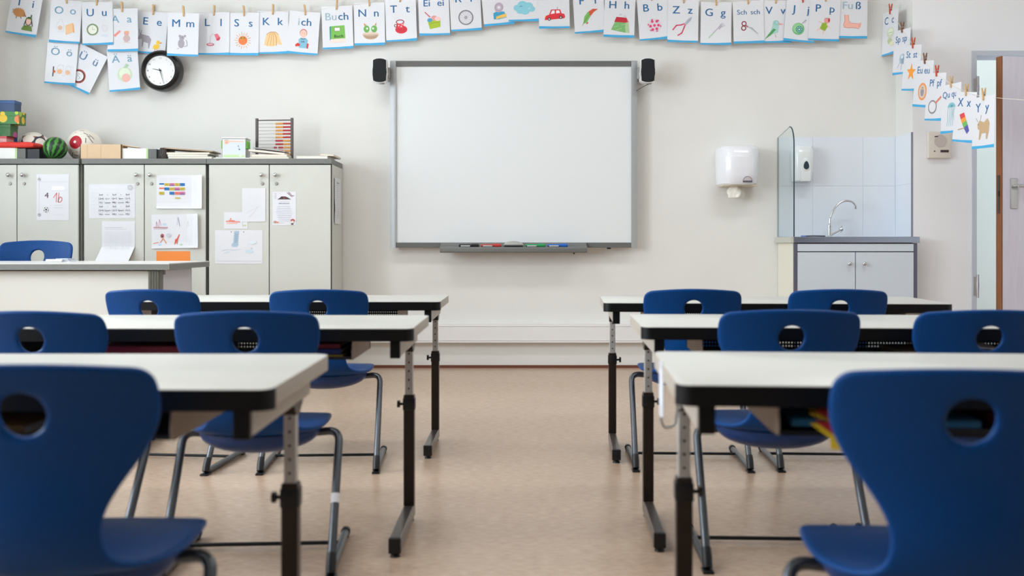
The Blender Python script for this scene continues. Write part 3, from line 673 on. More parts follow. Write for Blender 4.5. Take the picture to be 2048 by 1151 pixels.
# balls
def ballmat(name, kind):
    m = bpy.data.materials.new(name); m.use_nodes = True; nt = m.node_tree; N = nt.nodes.new; Lk = nt.links.new; p = nt.nodes['Principled BSDF']; p.inputs['Roughness'].default_value = .35
    tc = N('ShaderNodeTexCoord')
    if kind == 'melon':
        sp = N('ShaderNodeSeparateXYZ'); Lk(tc.outputs['Object'], sp.inputs[0])
        at = N('ShaderNodeMath'); at.operation = 'ARCTAN2'; Lk(sp.outputs[1], at.inputs[0]); Lk(sp.outputs[0], at.inputs[1])
        nz = N('ShaderNodeTexNoise'); nz.inputs['Scale'].default_value = 45; nz.inputs['Detail'].default_value = 3; Lk(tc.outputs['Object'], nz.inputs['Vector'])
        mu = N('ShaderNodeMath'); mu.operation = 'MULTIPLY_ADD'; mu.inputs[1].default_value = 11; Lk(at.outputs[0], mu.inputs[0])
        m3 = N('ShaderNodeMath'); m3.operation = 'MULTIPLY'; m3.inputs[1].default_value = 4.5; Lk(nz.outputs[0], m3.inputs[0]); Lk(m3.outputs[0], mu.inputs[2])
        sn = N('ShaderNodeMath'); sn.operation = 'SINE'; Lk(mu.outputs[0], sn.inputs[0])
        r = N('ShaderNodeValToRGB'); r.color_ramp.elements[0].position = .0; r.color_ramp.elements[0].color = (*lin((28, 52, 34)), 1); r.color_ramp.elements[1].position = .45; r.color_ramp.elements[1].color = (*lin((70, 150, 56)), 1)
        Lk(sn.outputs[0], r.inputs[0]); Lk(r.outputs[0], p.inputs['Base Color'])
    return m
p = ctop(110.5, 6.36); bm = nb(); sph(bm, (0, 0, 0), .073, n=40)
o = simple('watermelon_ball', 'round green ball striped like a watermelon on the leftmost cupboard', 'ball', bm, ballmat('melon_skin', 'melon'), (p.x, 6.36, CT+.073), smooth=True, rot=(R(-25), R(8), 0))
def patchball(name, lab, c, r, patches, rot, base=None):
    """ball with raised printed patches: (azimuth, elevation, polygon of angular offsets, material)"""
    bm = nb(); sph(bm, (0, 0, 0), r, n=48); mats = [base or mat('ball_white_leather', (246, 240, 230), .35)]
    for az, el, pts, m, lift in patches:
        if m not in mats: mats.append(m)
        f = Vector((math.sin(R(az))*math.cos(R(el)), -math.cos(R(az))*math.cos(R(el)), math.sin(R(el))))
        rt = Vector((0, 0, 1)).cross(f).normalized()*-1; upv = rt.cross(f)*-1
        if upv.z < 0: upv = -upv
        if rt.x < 0: rt = -rt
        n = len(pts); cx = sum(q[0] for q in pts)/n; cy = sum(q[1] for q in pts)/n
        def pt(ax, ay): d = (f+rt*math.tan(R(ax))+upv*math.tan(R(ay))).normalized(); return bm.verts.new(d*(r*(1.003+lift)))
        rings = []
        for k in (1, .66, .33):
            rr = []
            for i in range(n):
                a, b = pts[i], pts[(i+1) % n]
                for s in (0, .5): rr.append(pt(cx+(a[0]+(b[0]-a[0])*s-cx)*k, cy+(a[1]+(b[1]-a[1])*s-cy)*k))
            rings.append(rr)
        ce = pt(cx, cy); q = len(rings[0])
        for A, B in zip(rings, rings[1:]):
            for i in range(q): bm.faces.new((A[i], A[(i+1) % q], B[(i+1) % q], B[i])).material_index = mats.index(m)
        for i in range(q): bm.faces.new((rings[-1][i], rings[-1][(i+1) % q], ce)).material_index = mats.index(m)
    return simple(name, lab, 'ball', bm, mats, c, smooth=True, rot=rot)
DK = mat('ball_navy', (58, 62, 78), .35); CRM = mat('ball_crimson', (196, 34, 56), .35); LB = mat('ball_line_black', (50, 44, 44), .4); TAN = mat('ball_tan', (190, 120, 90), .4); RDL = mat('ball_print_red', (224, 130, 124), .4)
def ngon(n, r, off=0): return [(r*math.cos(R(off+360*i/n)), r*math.sin(R(off+360*i/n))) for i in range(n)]
def star(n, r0, r1, off=90): return [((r0 if i % 2 == 0 else r1)*math.cos(R(off+180*i/n)), (r0 if i % 2 == 0 else r1)*math.sin(R(off+180*i/n))) for i in range(2*n)]
pt_ = []
mat('ball_white_leather', (246, 240, 230), .35)
for az, el in ((2, 31), (-50, 22), (52, 12), (40, 62), (-40, 66), (-24, -22), (30, -34), (-92, 20), (100, 30), (150, 20), (-150, 20), (180, 62)):
    pt_.append((az, el, ngon(14, 22), mat('ball_white_leather'), 0))
for az, el, off in ((28, 38, 40), (-24, 42, 100), (70, 40, 10), (-70, 48, 30)): pt_.append((az, el, ngon(3, 6, off), TAN, .002))
patchball('football', 'white football with navy star panels resting on the red cushion', (ctop(68, 6.57).x, 6.57, CT+.100), .100, pt_, (0, 0, 0), DK)
bx = ctop(163, 6.5).x; Rb = .108
def strip(a, b, wd=2.2):
    dx, dy = b[0]-a[0], b[1]-a[1]; q = math.hypot(dx, dy); nx, ny = -dy/q*wd/2, dx/q*wd/2
    return [(a[0]+nx, a[1]+ny), (b[0]+nx, b[1]+ny), (b[0]-nx, b[1]-ny), (a[0]-nx, a[1]-ny)]
pt_ = [(-9, 8, ngon(16, 24), CRM, 0), (-9, 8, ngon(12, 5), mat('ball_white_leather'), .002)]
c30 = [(-9+36*math.cos(R(a)), 8+34*math.sin(R(a))) for a in range(0, 360, 20)]
for i in range(18): pt_.append((c30[i][0], c30[i][1], strip((-5, 0), (5, 0), .8) if False else ngon(6, 1.0), LB, 0)) if i % 3 == 0 else None
for (az, el, a, b) in ((30, 42, (-8, 4), (6, -6)), (40, 36, (-7, -4), (5, -9)), (30, 14, (-2, 9), (-3, -9)), (46, 18, (-8, 9), (6, -12)), (52, 30, (-8, 8), (6, -10)), (-46, -30, (-8, 6), (5, -3)), (-30, -36, (-9, -8), (6, 8)), (-38, -44, (-8, 6), (8, -9)), (-10, -40, (-12, 2), (4, -2)), (8, 58, (-9, 3), (8, 0))):
    pt_.append((az, el, strip(a, b), LB, 0))
for (az, el) in ((-22, 48), (-30, -18), (-5, -26), (-34, -25)): pt_.append((az, el, strip((-4, 0), (4, 0), 1.4), RDL, 0)); pt_.append((az, el-4, strip((-3, 0), (3, 0), 1.2), RDL, 0))
patchball('football', 'white football with a red disc and black lines behind the cardboard box', (bx, 6.545, CT+Rb), Rb, pt_, (0, 0, 0))
# open cardboard box lying flat
t = thing('cardboard_box', 'flat light brown cardboard box in front of the red-disc ball', 'box', (ctop(201.5, 6.31).x, 6.31, CT))
MC = mat('cardboard', (222, 192, 158), .75, noise=.03, nscale=25); w2 = .131; h = zpx(288.5, 6.31)-CT
bm = nb(); box(bm, -w2, w2, 0, .004, 0, h); box(bm, -w2, w2, .096, .10, 0, h); box(bm, -w2, -w2+.004, 0, .10, 0, h); box(bm, w2-.004, w2, 0, .10, 0, h); box(bm, -w2, w2, 0, .10, 0, .004); obj('box_body', bm, MC, t)
bm = nb(); prism(bm, [(w2, h-.001), (w2+.105, h-.017), (w2+.105, h-.020), (w2, h-.006)], 'y', .01, .10); obj('box_flap', bm, MC, t)
bm = nb(); box(bm, .0, .0015, -.0006, .0, 0, h); box(bm, -.085, -.0835, -.0006, 0, 0, h); obj('crease', bm, mat('cardboard_crease', (196, 164, 130), .8), t)
# magazine pile with dark binder
def pile(name, lab, x0, x1, Y, dp, items, rz=0, cat='pile'):
    pass
def flat(name, lab, x0, x1, z0, h, Y, dp, cover, cat, rz=0, tilt=0, grp=None, pages=(234, 228, 214)):
    a = (x0-1024)*Y/F; b = (x1-1024)*Y/F
    t = thing(name, lab, cat, ((a+b)/2, Y+dp/2, z0), R(rz), grp); t.rotation_euler = (0, R(tilt), R(rz)); w2 = (b-a)/2
    bm = nb(); box(bm, -w2+.002, w2-.002, -dp/2+.001, dp/2-.001, .001, h-.001); obj('pages', bm, mat('page_block_%d_%d_%d' % pages, pages, .8, noise=.05, nscale=300, stretch=(.05, .05, 2)), t)
    bm = nb(); box(bm, -w2, w2, -dp/2, dp/2, 0, .0012); box(bm, -w2, w2, -dp/2, dp/2, h-.0012, h); box(bm, -w2-.0006, -w2+.0012, -dp/2, dp/2, 0, h); obj('cover', bm, mat('cover_%d_%d_%d' % cover, cover, .45), t)
    return z0+h
z = flat('magazine', 'grey and white magazine at the bottom of the pile beside the white file box', 336, 424, CT, .016, 6.29, .20, (150, 160, 166), 'magazine')
z = flat('magazine', 'white magazine, second from the bottom in the pile beside the file box', 335, 415, z, .014, 6.30, .19, (226, 226, 222), 'magazine', 1)
z = flat('magazine', 'cream magazine near the top of the pile beside the file box', 332, 420, z+.001, .012, 6.30, .19, (220, 208, 184), 'magazine', -1)
flat('magazine', 'brown magazine sloping on top of the pile beside the file box', 328, 426, z+.013, .007, 6.30, .18, (150, 120, 96), 'magazine', 0, 4, pages=(206, 186, 160))
t = thing('ring_binder', 'black crumpled binder spine standing at the left of the magazine pile', 'binder', (ctop(328, 6.30).x, 6.30, CT))
bm = nb(); box(bm, -.026, .018, 0, .16, 0, .072, .006, 3)
for v in bm.verts: v.co.x += .003*math.sin(v.co.z*160+v.co.y*90); v.co.y += .002*math.sin(v.co.z*300)
obj('binder_cover', bm, mat('binder_black', (52, 44, 42), .4, noise=.3, nscale=120), t, smooth=True)
bm = nb()
for k in range(3): tube(bm, [(-.02+.012*k+.004*math.sin(j*2+k), -.003-.002*math.sin(j), .004+j*.011) for j in range(7)], .0018, 6)
obj('binder_straps', bm, mat('binder_strap', (84, 74, 70), .4), t, smooth=True)
# clear storage box with green handles
t = thing('storage_box', 'clear plastic storage box with green handles and picture label', 'box', (ctop(468, 6.33).x, 6.33, CT+.008), R(3))
MCL = mat('clear_plastic', (236, 238, 236), .15, trans=.55, ior=1.3)
bm = nb(); w2, dp, h = .074, .13, .125; q = .002
box(bm, -w2, w2, 0, q, 0, h); box(bm, -w2, w2, dp-q, dp, 0, h); box(bm, -w2, -w2+q, 0, dp, 0, h); box(bm, w2-q, w2, 0, dp, 0, h); box(bm, -w2, w2, 0, dp, 0, q); obj('box_body', bm, MCL, t)
bm = nb(); box(bm, -w2-.004, w2+.004, -.004, dp+.004, h, h+.008, .002); obj('box_lid', bm, mat('lid_milky', (232, 232, 228), .3), t)
GH = mat('green_clip', (112, 196, 66), .4)
for s in (-1, 1):
    bm = nb(); box(bm, s*(w2+.004)-.004, s*(w2+.004)+.004, .006, .10, .062, .112, .002); box(bm, s*(w2+.006)-.003, s*(w2+.006)+.003, .04, .09, .082, .104, .002); obj('handle', bm, GH, t)
sh = sheet('picture_label', 46, 38, [Rc((214, 222, 240), -21, -14, 21, 12), Rc((190, 218, 160), -21, 13, 21, 18), Pg((240, 200, 180), (-20, -17), (-6, -16), (20, -15), (20, -13), (-8, -13), (-15, -8), (-19, -8)), E((226, 170, 150), -15, -12, 3.4, 2.4), Ln((120, 90, 90), .6, (-19, -17), (-11, -17)), E((150, 160, 176), 9, -5, 1.4), E((90, 100, 120), 11, 2, 1.8, 1.2), Ln((120, 130, 150), .5, (9, -4), (11, 1)), E((230, 236, 220), 13, 15, 3, 2)], .0031, M_paper, parent=t)
sh.location = (0, -.001, .062)
bm = nb(); box(bm, -.06, .06, .02, .115, .003, .06); obj('contents', bm, mat('box_contents', (206, 214, 196), .8, noise=.3, nscale=40), t)
# paper piles under / beside the abacus
GP = 'papers piled on the right cupboard'
z = flat('paper_stack', 'thin white paper pile under the clear storage box', 427, 500, CT, .008, 6.29, .22, (238, 238, 238), 'papers', 0, 0, GP, (240, 240, 238))
z = flat('folder', 'grey folder at the bottom of the pile left of the abacus foot', 499, 578, CT, .012, 6.28, .135, (176, 178, 180), 'folder')
z = flat('folder', 'cream folder in the middle of the pile left of the abacus foot', 502, 574, z, .016, 6.28, .135, (226, 216, 196), 'folder', 1)
z = flat('folder', 'pale pink folder sloping on the pile in front of the abacus', 497, 570, z+.010, .012, 6.285, .13, (226, 214, 214), 'folder', -1, 6)
flat('folder', 'thin grey folder lying topmost, in front of the abacus', 506, 571, z+.007, .005, 6.29, .12, (150, 152, 152), 'folder', 1, 7)
flat('paper_stack', 'white paper pile at the right end of the cupboard beside the abacus', 593, 656, CT, .020, 6.30, .24, (236, 232, 222), 'papers', -1, 0, None, (238, 234, 224))
flat('magazine', 'worn magazine overhanging the right end of the cupboard', 640, 668, CT+.0215, .010, 6.31, .26, (214, 200, 186), 'magazine', 0, 3)
# abacus
ax, ay = ctop(549, 6.49).x, 6.49
t = thing('abacus', 'school abacus with red and yellow beads standing on the right cupboard', 'abacus', (ax, ay, CT), R(-6))
MA = mat('abacus_frame', (82, 72, 72), .45); aw = .118; at_ = .282
for s in (-1, 1):
    bm = nb(); box(bm, s*aw-.0075, s*aw+.0075, -.009, .009, .0, at_, .001); obj('post', bm, MA, t)
    bm = nb(); box(bm, s*aw-.009, s*aw+.009, -.065, .065, 0, .014, .002); obj('foot', bm, MA, t)
bm = nb(); cyl(bm, (-aw, 0, at_-.013), (aw, 0, at_-.013), .0036); obj('top_bar', bm, MA, t, smooth=True)
BR_ = mat('bead_red', (196, 22, 48), .3); BY_ = mat('bead_yellow', (232, 164, 72), .35)
bms = []
for m in (BY_, BR_):
    bm = nb(); cyl(bm, (-.0040, 0, 0), (.0040, 0, 0), .0064, n=12); me = bpy.data.meshes.new('bead'); bmesh.ops.bevel(bm, geom=bm.edges[:], offset=.0012, segments=1, affect='EDGES'); bm.to_mesh(me); bm.free(); me.materials.append(m); bms.append(me)
for r_ in range(10):
    z = at_-.036-r_*.0222
    bm = nb(); cyl(bm, (-aw, 0, z), (aw, 0, z), .0010, n=6); rod = obj('rod', bm, mat('wire_grey', (120, 116, 112), .5, .3), t)
    for k in range(10):
        x = aw-.013-k*.0104
        if r_ == 7 and k >= 8: x -= .011
        right = k < 5
        b = bpy.data.objects.new('bead', bms[1 if (right == (r_ < 5)) else 0]); COL.objects.link(b); b.parent = t; b.location = (x, 0, z)

# ------------------------------------------------------------------ whiteboard, tray, pens, speakers
WBY = 6.60; k = WBY/F
X0, X1 = (780-1024)*k, (1274.5-1024)*k; Z1, Z0 = zpx(121.5, WBY), zpx(495.5, WBY)
t = thing('interactive_whiteboard', 'large white interactive whiteboard with grey frame on the front wall', 'whiteboard', ((X0+X1)/2, YW, Z0))
w2 = (X1-X0)/2; hh = Z1-Z0; o_ = WBY-YW
bm = nb(); box(bm, -w2+.03, w2-.03, o_+.004, -.001, .02, hh-.02); obj('board_panel', bm, mat('board_surface', (228, 232, 234), .28, coat=.25, coatr=.3), t)
MSL = mat('board_frame_silver', (172, 176, 178), .4, .2)
for s in (-1, 1):
    bm = nb(); cx = s*(w2-.020); n = 10
    prism(bm, [(cx-.020, o_+.02), (cx-.020, o_-.001)]+[(cx+.020*(s*1) if False else cx-.020+.040*j/n, o_-.001-.010*math.sin(math.pi*(.5+.5*j/n) if s > 0 else math.pi*.5*j/n)) for j in range(n+1)]+[(cx+.020, o_+.02)], 'z', 0, hh); obj('side_frame', bm, MSL, t, smooth=True)
MFD = mat('board_frame_dark', (102, 103, 102), .5)
bm = nb(); box(bm, -w2+.039, w2-.039, o_-.004, o_+.02, hh-.037, hh-.001, .002); obj('top_frame', bm, MFD, t)
bm = nb(); box(bm, -w2+.039, w2-.039, o_-.004, o_+.02, .002, .036, .002); obj('bottom_frame', bm, MFD, t)
bm = nb(); box(bm, w2-.20, w2-.175, o_, o_+.02, -.007, .003, .001); obj('socket', bm, M_black, t)
# pen tray
TXc = (1027-1024)*k; tw = .482
t = thing('pen_tray', 'long grey pen tray under the whiteboard', 'pen tray', (TXc, WBY-.005, zpx(505, 6.52)))
MTR = mat('tray_grey', (112, 114, 112), .45)
prof = [(0, .0), (0, .064), (-.008, .066), (-.020, .048), (-.075, .036), (-.090, .036), (-.096, .028), (-.094, .008), (-.080, 0)]
bm = nb(); prism(bm, prof, 'x', -tw, tw, bev=.003); obj('tray_body', bm, MTR, t, smooth=True, sharp=25)
bm = nb(); sph(bm, (tw-.085, -.06, -.004), .006); obj('stud', bm, M_black, t, smooth=True)
tb = t.location.copy()
def pen(cpx, c, lab):
    x = (cpx-1024)*k*.99
    q = thing('board_pen', lab, 'pen', (x, tb.y-.056, tb.z+.048), 0, 'pens in the whiteboard tray')
    m1 = mat('pen_%d_%d' % c[:2], c, .35); m2 = mat('pen_grey', (176, 180, 178), .4)
    bm = nb(); cyl(bm, (-.066, 0, 0), (.066, 0, 0), .0085); obj('barrel', bm, m1, q, smooth=True)
    bm = nb(); box(bm, -.055, .008, -.012, -.002, -.009, .001, .003); obj('grip', bm, m2, q)
    bm = nb(); cyl(bm, (.018, 0, 0), (.060, 0, 0), .0115); obj('cap', bm, m1, q, smooth=True)
pen(938, (34, 34, 38), 'black pen, first in the whiteboard tray'); pen(982.5, (190, 60, 58), 'red pen in the whiteboard tray'); pen(1071, (40, 150, 90), 'green pen in the whiteboard tray'); pen(1115, (36, 98, 190), 'blue pen, last in the whiteboard tray')
q = thing('board_eraser', 'pale oval eraser in the middle of the whiteboard tray', 'eraser', ((1027-1024)*k, tb.y-.055, tb.z+.0445))
bm = nb(); prism(bm, [(.066*math.cos(R(a)), .004+.028*math.sin(R(a))) for a in range(0, 181, 12)], 'y', -.016, .016, bev=.003); obj('eraser_body', bm, mat('eraser_grey', (178, 180, 176), .4), q, smooth=True)
bm = nb(); box(bm, -.062, .062, -.018, .018, 0, .008, .002); obj('felt_pad', bm, mat('felt_grey', (92, 92, 94), .9), q)
# speakers
def speaker(cx, lab, s):
    Y = 6.50; c = WP(cx, 141, Y)
    t = thing('speaker', lab, 'speaker', c, 0, 'black and white speakers beside the whiteboard')
    def outl(w_, h_):
        P = []
        for j in range(9): a = R(35+110*j/8); P.append((w_*math.cos(a)/math.cos(R(35)), h_*.86+h_*.14*(math.sin(a)-math.sin(R(35)))/(1-math.sin(R(35)))))
        P += [(-w_, h_*.3), (-w_*1.0, h_*.02), (-w_*1.08, -h_*.14), (-w_, -h_*.3)]
        P += [(x, -z) for x, z in [(-w_*.97, h_*.84)]]
        for j in range(9): a = R(145-110*j/8); P.append((w_*.97*math.cos(a)/math.cos(R(35)), -h_*.86-h_*.14*(math.sin(a)-math.sin(R(35)))/(1-math.sin(R(35)))))
        P += [(w_, -h_*.3), (w_*1.08, -h_*.14), (w_, h_*.02), (w_, h_*.3)]
        return P
    bm = nb(); prism(bm, outl(.048, .082), 'y', -.008, .055, bev=.004); obj('casing', bm, M_white, t, smooth=True)
    bm = nb(); prism(bm, outl(.0425, .0765), 'y', -.016, -.006, bev=.003); obj('grille', bm, mat('speaker_cloth', (24, 28, 32), .8, bump=.4, nscale=900), t, smooth=True)
    bm = nb(); box(bm, -s*.03-.03, -s*.03+.03, .05, YW-Y-.002, -.045, .03, .004); cyl(bm, (0.01, .02, -.085), (0.01, .02, -.075), .018); obj('wall_bracket', bm, mat('bracket_grey', (150, 150, 150), .4, .4), t)
    if s > 0:
        bm = nb(); tube(bm, [(0.01, .02, -.085), (-.02, .05, -.095), (-.062, .09, -.118)], .0022, 6); obj('cable', bm, mat('cable_dark', (70, 62, 54), .5), t, smooth=True)
speaker(759.5, 'black speaker on the left of the whiteboard', -1); speaker(1295.5, 'black speaker on the right of the whiteboard', 1)

# ------------------------------------------------------------------ wall clock
CY = 6.60; c = WP(322.5, 141, CY); kc = CY/F
t = thing('wall_clock', 'round black-rimmed wall clock with silver face under the alphabet cards', 'clock', (c.x, CY, c.z))
bm = nb(); n = 64; ri, ro, ox = .099, .1355, -.007
A = []
for (rad, y, oo) in ((ri, .0, ox), (ri+.004, -.020, ox), ((ri+ro)/2, -.030, ox/2), (ro-.006, -.020, 0), (ro, .0, 0), (ro, .040, 0)):
    A.append([bm.verts.new((oo+rad*math.cos(2*math.pi*i/n), y, rad*math.sin(2*math.pi*i/n))) for i in range(n)])
for a, b in zip(A, A[1:]):
    for i in range(n): bm.faces.new((a[i], a[(i+1) % n], b[(i+1) % n], b[i]))
bm.faces.new(A[-1]); obj('rim', bm, mat('clock_black', (12, 12, 14), .35, coat=.2), t, smooth=True)
L = []
for i in range(12):
    a = R(90-30*i); L.append(Tx((110, 110, 114), str(12 if i == 0 else i), 25*math.cos(a), -25*math.sin(a), 3.4))
bm = nb(); cyl(bm, (0, .004, 0), (0, 0, 0), .0985, n=48); mats = [mat('clock_face', (186, 184, 182), .32, .75)]; layers(bm, L, kc, mats, z0=.0006)
me = bpy.data.meshes.new('dial'); bm.to_mesh(me); bm.free(); [me.materials.append(m) for m in mats]
o = bpy.data.objects.new('dial', me); COL.objects.link(o); o.parent = t; o.location = (ox, .002, 0)
def hand(nm, dx, dy, wd, y):
    bm = nb(); v = Vector((dx*kc, 0, -dy*kc)); nrm = Vector((-v.z, 0, v.x)).normalized()*wd/2; b = -v*.15
    pts = [b+nrm, b-nrm, v-nrm*.4, v+nrm*.4]; lo = [bm.verts.new(p+Vector((0, y, 0))) for p in pts]; hi = [bm.verts.new(p+Vector((0, y+.001, 0))) for p in pts]
    bm.faces.new(lo); bm.faces.new(hi[::-1])
    for i in range(4): bm.faces.new((lo[i], hi[i], hi[(i+1) % 4], lo[(i+1) % 4]))
    h_ = obj(nm, bm, M_black, t); h_.location = (ox, 0, 0)
hand('hour_hand', -15, -3.5, .006, -.006); hand('minute_hand', 8, 27, .0045, -.009)
bm = nb(); cyl(bm, (ox, .0, 0), (ox, -.012, 0), .004); obj('hub', bm, M_black, t, smooth=True)

# ------------------------------------------------------------------ alphabet cards
LBc = (34, 104, 156); LG = (160, 184, 198); ST = (66, 170, 222)
def letters(s, y=-22.5, dx=14, h=15.2, c=LBc, ox=0):
    a, b = s.split(); return [Tx(c, a, -dx+ox, y, h), Tx(c, b, dx+ox, y, h)]
def stripe(i):
    a, b = ((3.0, 5.6), (5.0, 3.6), (3.4, 5.0), (4.6, 5.2))[i % 4]
    return Pg(ST, (-30.7, 42.6), (-30.7, 42.6-a), (0, 42.6-(a+b)/2+.6), (30.7, 42.6-b), (30.7, 42.6))
SK, BN, GN, GY, PKc = (240, 200, 184), (190, 130, 80), (110, 180, 90), (170, 164, 176), (236, 120, 140)
PIC = {}
hog = [E((200, 140, 84), -11, -1, 12, 8.5, 5), Pg((180, 120, 74), (0, -4), (4, 5), (-3, 6)), E(K, 3.5, 4, .9), Ln((130, 90, 50), .7, (-22, -4), (-25, -6)), Ln((120, 80, 50), 1.4, (-15, 7), (-15, 11)), Ln((120, 80, 50), 1.4, (-6, 7), (-5, 10))]+[Ln((150, 104, 60), .6, (-11+11*math.cos(R(a)), -1+8*math.sin(R(a))), (-11+14*math.cos(R(a)), -1+10.5*math.sin(R(a)))) for a in range(170, 330, 18)]
PIC['I i'] = hog+[Pg((110, 140, 60), (-1, 30), (3, 22), (18, 22), (21, 32), (0, 32)), E((80, 66, 60), 11, 13, 6.5, 9), E(SK, 11, 13.5, 5, 7), Rc((110, 140, 60), 5, 6.5, 17, 9), Pg((60, 100, 60), (13, 7), (14, -1), (16, 0), (15, 8)), Ln(K, 1.4, (5, 12), (3, 22)), Ln(K, 1.4, (17, 12), (20, 22))]
glare_pale = lambda c: tuple(int(v*.45+255*.55*.96) for v in c)  # pales the left cards' drawings: window glare mixed into the print colour
PIC['O o'] = [Ln(glare_pale(GY), .8, (-17, 16), (-17, 5), (-12, 0), (-12, -4), (-7, -4), (-7, 0), (-3, 5), (-3, 20), (-16, 20)), E(glare_pale((236, 150, 90)), -10, 13, 4.5), Pg((250, 206, 160), (0, 8), (14, 2), (16, 20), (2, 27)), Pg((244, 178, 120), (14, 2), (17, 5), (19, 22), (16, 20))]
PIC['U u'] = [Ring((190, 216, 170), -10, 12, 10.5, 3), E((238, 242, 226), -10, 12, 8.5), Ln(GY, .6, (-10, 12), (-10, 6)), Ln(GY, .6, (-10, 12), (-5, 12)), Ln(glare_pale(GY), .8, (9, 7), (11, 2), (14, 6), (18, 4), (20, 10), (16, 16), (10, 14), (9, 7)), E((214, 226, 240), 14, 24, 7, 3)]
PIC['Ö ö'] = [Ln(glare_pale(GY), .7, (-8, 26), (-8, 10), (-4, 4), (4, 4), (5, 26)), E((250, 196, 150), -2, 17, 5), Ln(glare_pale(GY), .7, (8, 26), (9, 10), (13, 4), (19, 6), (20, 26)), E((246, 200, 160), 14, 18, 4.6, 5), Rc((70, 60, 64), -16, 8, -14, 28), E((214, 110, 60), -13, 18, 2.6)]
PIC['Ü ü'] = [Ring((240, 130, 120), -4, 18, 12, 4.5), E((236, 240, 244), -4, 18, 10), Ln((130, 160, 180), .8, (-8, 16), (0, 20), (-2, 24)), Ln((236, 150, 140), 1, (-9, 12), (-3, 14))]
PIC['A a'] = [Pg((238, 150, 140), (-18, 10), (-6, 0), (-3, 3), (-15, 14)), E((230, 170, 160), 8, 7, 5), E((206, 180, 180), 8, 17, 7, 7), Ln(glare_pale(BN), 1.2, (2, 24), (14, 26)), Pg((236, 176, 130), (3, 3), (12, 2), (14, 5), (3, 5))]
PIC['Ä ä'] = [E((206, 226, 196), 2, 10, 15, 15), E((226, 238, 216), 2, 8, 11), E((242, 186, 176), 4, 17, 8.5), Pg((180, 208, 180), (0, -3), (6, -12), (12, -8), (6, -2))]
DG = [Pg(GY, (-24, 8), (-22, 2), (-19, 5), (-4, 8), (1, 14), (0, 20), (-2, 32), (-4, 32), (-5, 22), (-14, 20), (-15, 30), (-17, 30), (-18, 14), (-26, 16), (-27, 13)), Ln((110, 100, 110), .8, (-23, 4), (-25, -5)), Ln((110, 100, 110), .8, (-21, 4), (-20, -3)), Ln((130, 120, 130), .6, (-4, 8), (-10, 7), (-18, 6))]
PIC['E e'] = DG+[E((250, 206, 70), 12, 28, 7, 5, -15), E((250, 206, 70), 15, 19, 4), Pg((226, 130, 50), (19, 18), (24, 19), (19, 21)), Ln((220, 120, 60), .9, (10, 33), (9, 37)), Ln((220, 120, 60), .9, (14, 33), (15, 37)), E(K, 16, 18, .6)]
PIC['M m'] = [E(GY, -3, 18, 6.5, 9), E(GY, -2, 7, 5), E(GY, -6, 3, 2.4), E(GY, 4, 3, 2.4), Ln((140, 130, 144), .9, (3, 24), (9, 22), (8, 14), (6, 11)), Ln((130, 116, 130), .8, (-8, 27), (-10, 29)), E(K, -1, 6, .7)]
PIC['L l'] = [E((206, 120, 136), -7, 22, 8, 3.2), E((236, 190, 200), -7, 21.5, 5, 1.6), Ln((200, 180, 196), .8, (-8, 21), (-7, 6), (-2, 1), (3, 2)), Pg(PKc, (1, 2), (7, 0), (13, 8), (10, 14), (5, 14)), E((214, 70, 100), 9, 11, 4, 2.4, -40)]
PIC['S s'] = [E((244, 130, 70), -1, 13, 9)]+[Ln((230, 160, 90), .9, (-1+11*math.cos(R(a)), 13+11*math.sin(R(a))), (-1+(17 if a % 40 else 15)*math.cos(R(a)), 13+(17 if a % 40 else 15)*math.sin(R(a)))) for a in range(0, 360, 20)]+[E((220, 150, 60), -1, 9, 6, 3.4), E((120, 110, 60), -4, 8, 1.6), E((120, 110, 60), 2, 8, 1.6)]
PIC['K k'] = [Pg((250, 206, 152), (-18, 24), (-13, 4), (-5, -1), (5, -1), (11, 4), (18, 24), (12, 25), (9, 20), (7, 26), (-2, 28), (-12, 27))]+[Ln((206, 150, 90), .8, (a*.4, -1), (a, 26)) for a in (-12, -5, 1)]+[Ln((190, 120, 60), .9, (3, 1), (7, 12), (7, 26)), Ln((180, 120, 70), .8, (-13, 4), (-5, -1), (5, -1), (11, 4))]
PIC['ich'] = [E((206, 110, 110), 0, 0, 7.5, 8), E(SK, 0, 1, 6.6, 7.2), E(SK, 0, 8, 3, 3), Pg((130, 190, 216), (-9, 13), (-4, 10), (5, 10), (10, 14), (8, 30), (-7, 30)), Pg(RD, (-10, 20), (-15, 24), (-14, 28), (-5, 26), (-5, 23)), Pg(RD, (8, 20), (12, 21), (11, 31), (8, 30)), Ln(K, .9, (-5, 11), (0, 12.5), (5, 11)), Tx(K, 'ich', 0, 17, 4), E(K, -2, 0, .5), E(K, 2, 0, .5)]
PIC['Buch'] = [Pg((120, 190, 84), (-13, -3), (14, -4), (15, 22), (-14, 23)), Pg((50, 140, 150), (-16, -2), (-13, -3), (-14, 23), (-16, 26)), Pg((240, 222, 214), (-14, 23), (15, 22), (15, 30), (-15, 30)), Rc((236, 236, 240), -6, 0, 5, 7), Ln((150, 110, 80), .8, (-6, 0), (5, 0), (5, 7), (-6, 7), (-6, 0)), Tx(K, 'Buch', 2, 17, 6)]
PIC['N n'] = [E((206, 176, 150), 2, 20, 16, 11, 0, 0, 180), E((226, 206, 184), 2, 20, 16, 4), E(GN, -6, 10, 6, 7), E(GN, 9, 10, 6, 7), E((236, 240, 230), -5, 9, 2), E((236, 240, 230), 7, 9, 2), Pg((220, 150, 70), (-10, 4), (-12, -2), (-6, 2)), Pg((220, 150, 70), (10, 2), (14, -3), (13, 4))]+[Ln((160, 124, 100), .6, (-11+i, 22+i*2), (15-i, 22+i*2)) for i in range(4)]
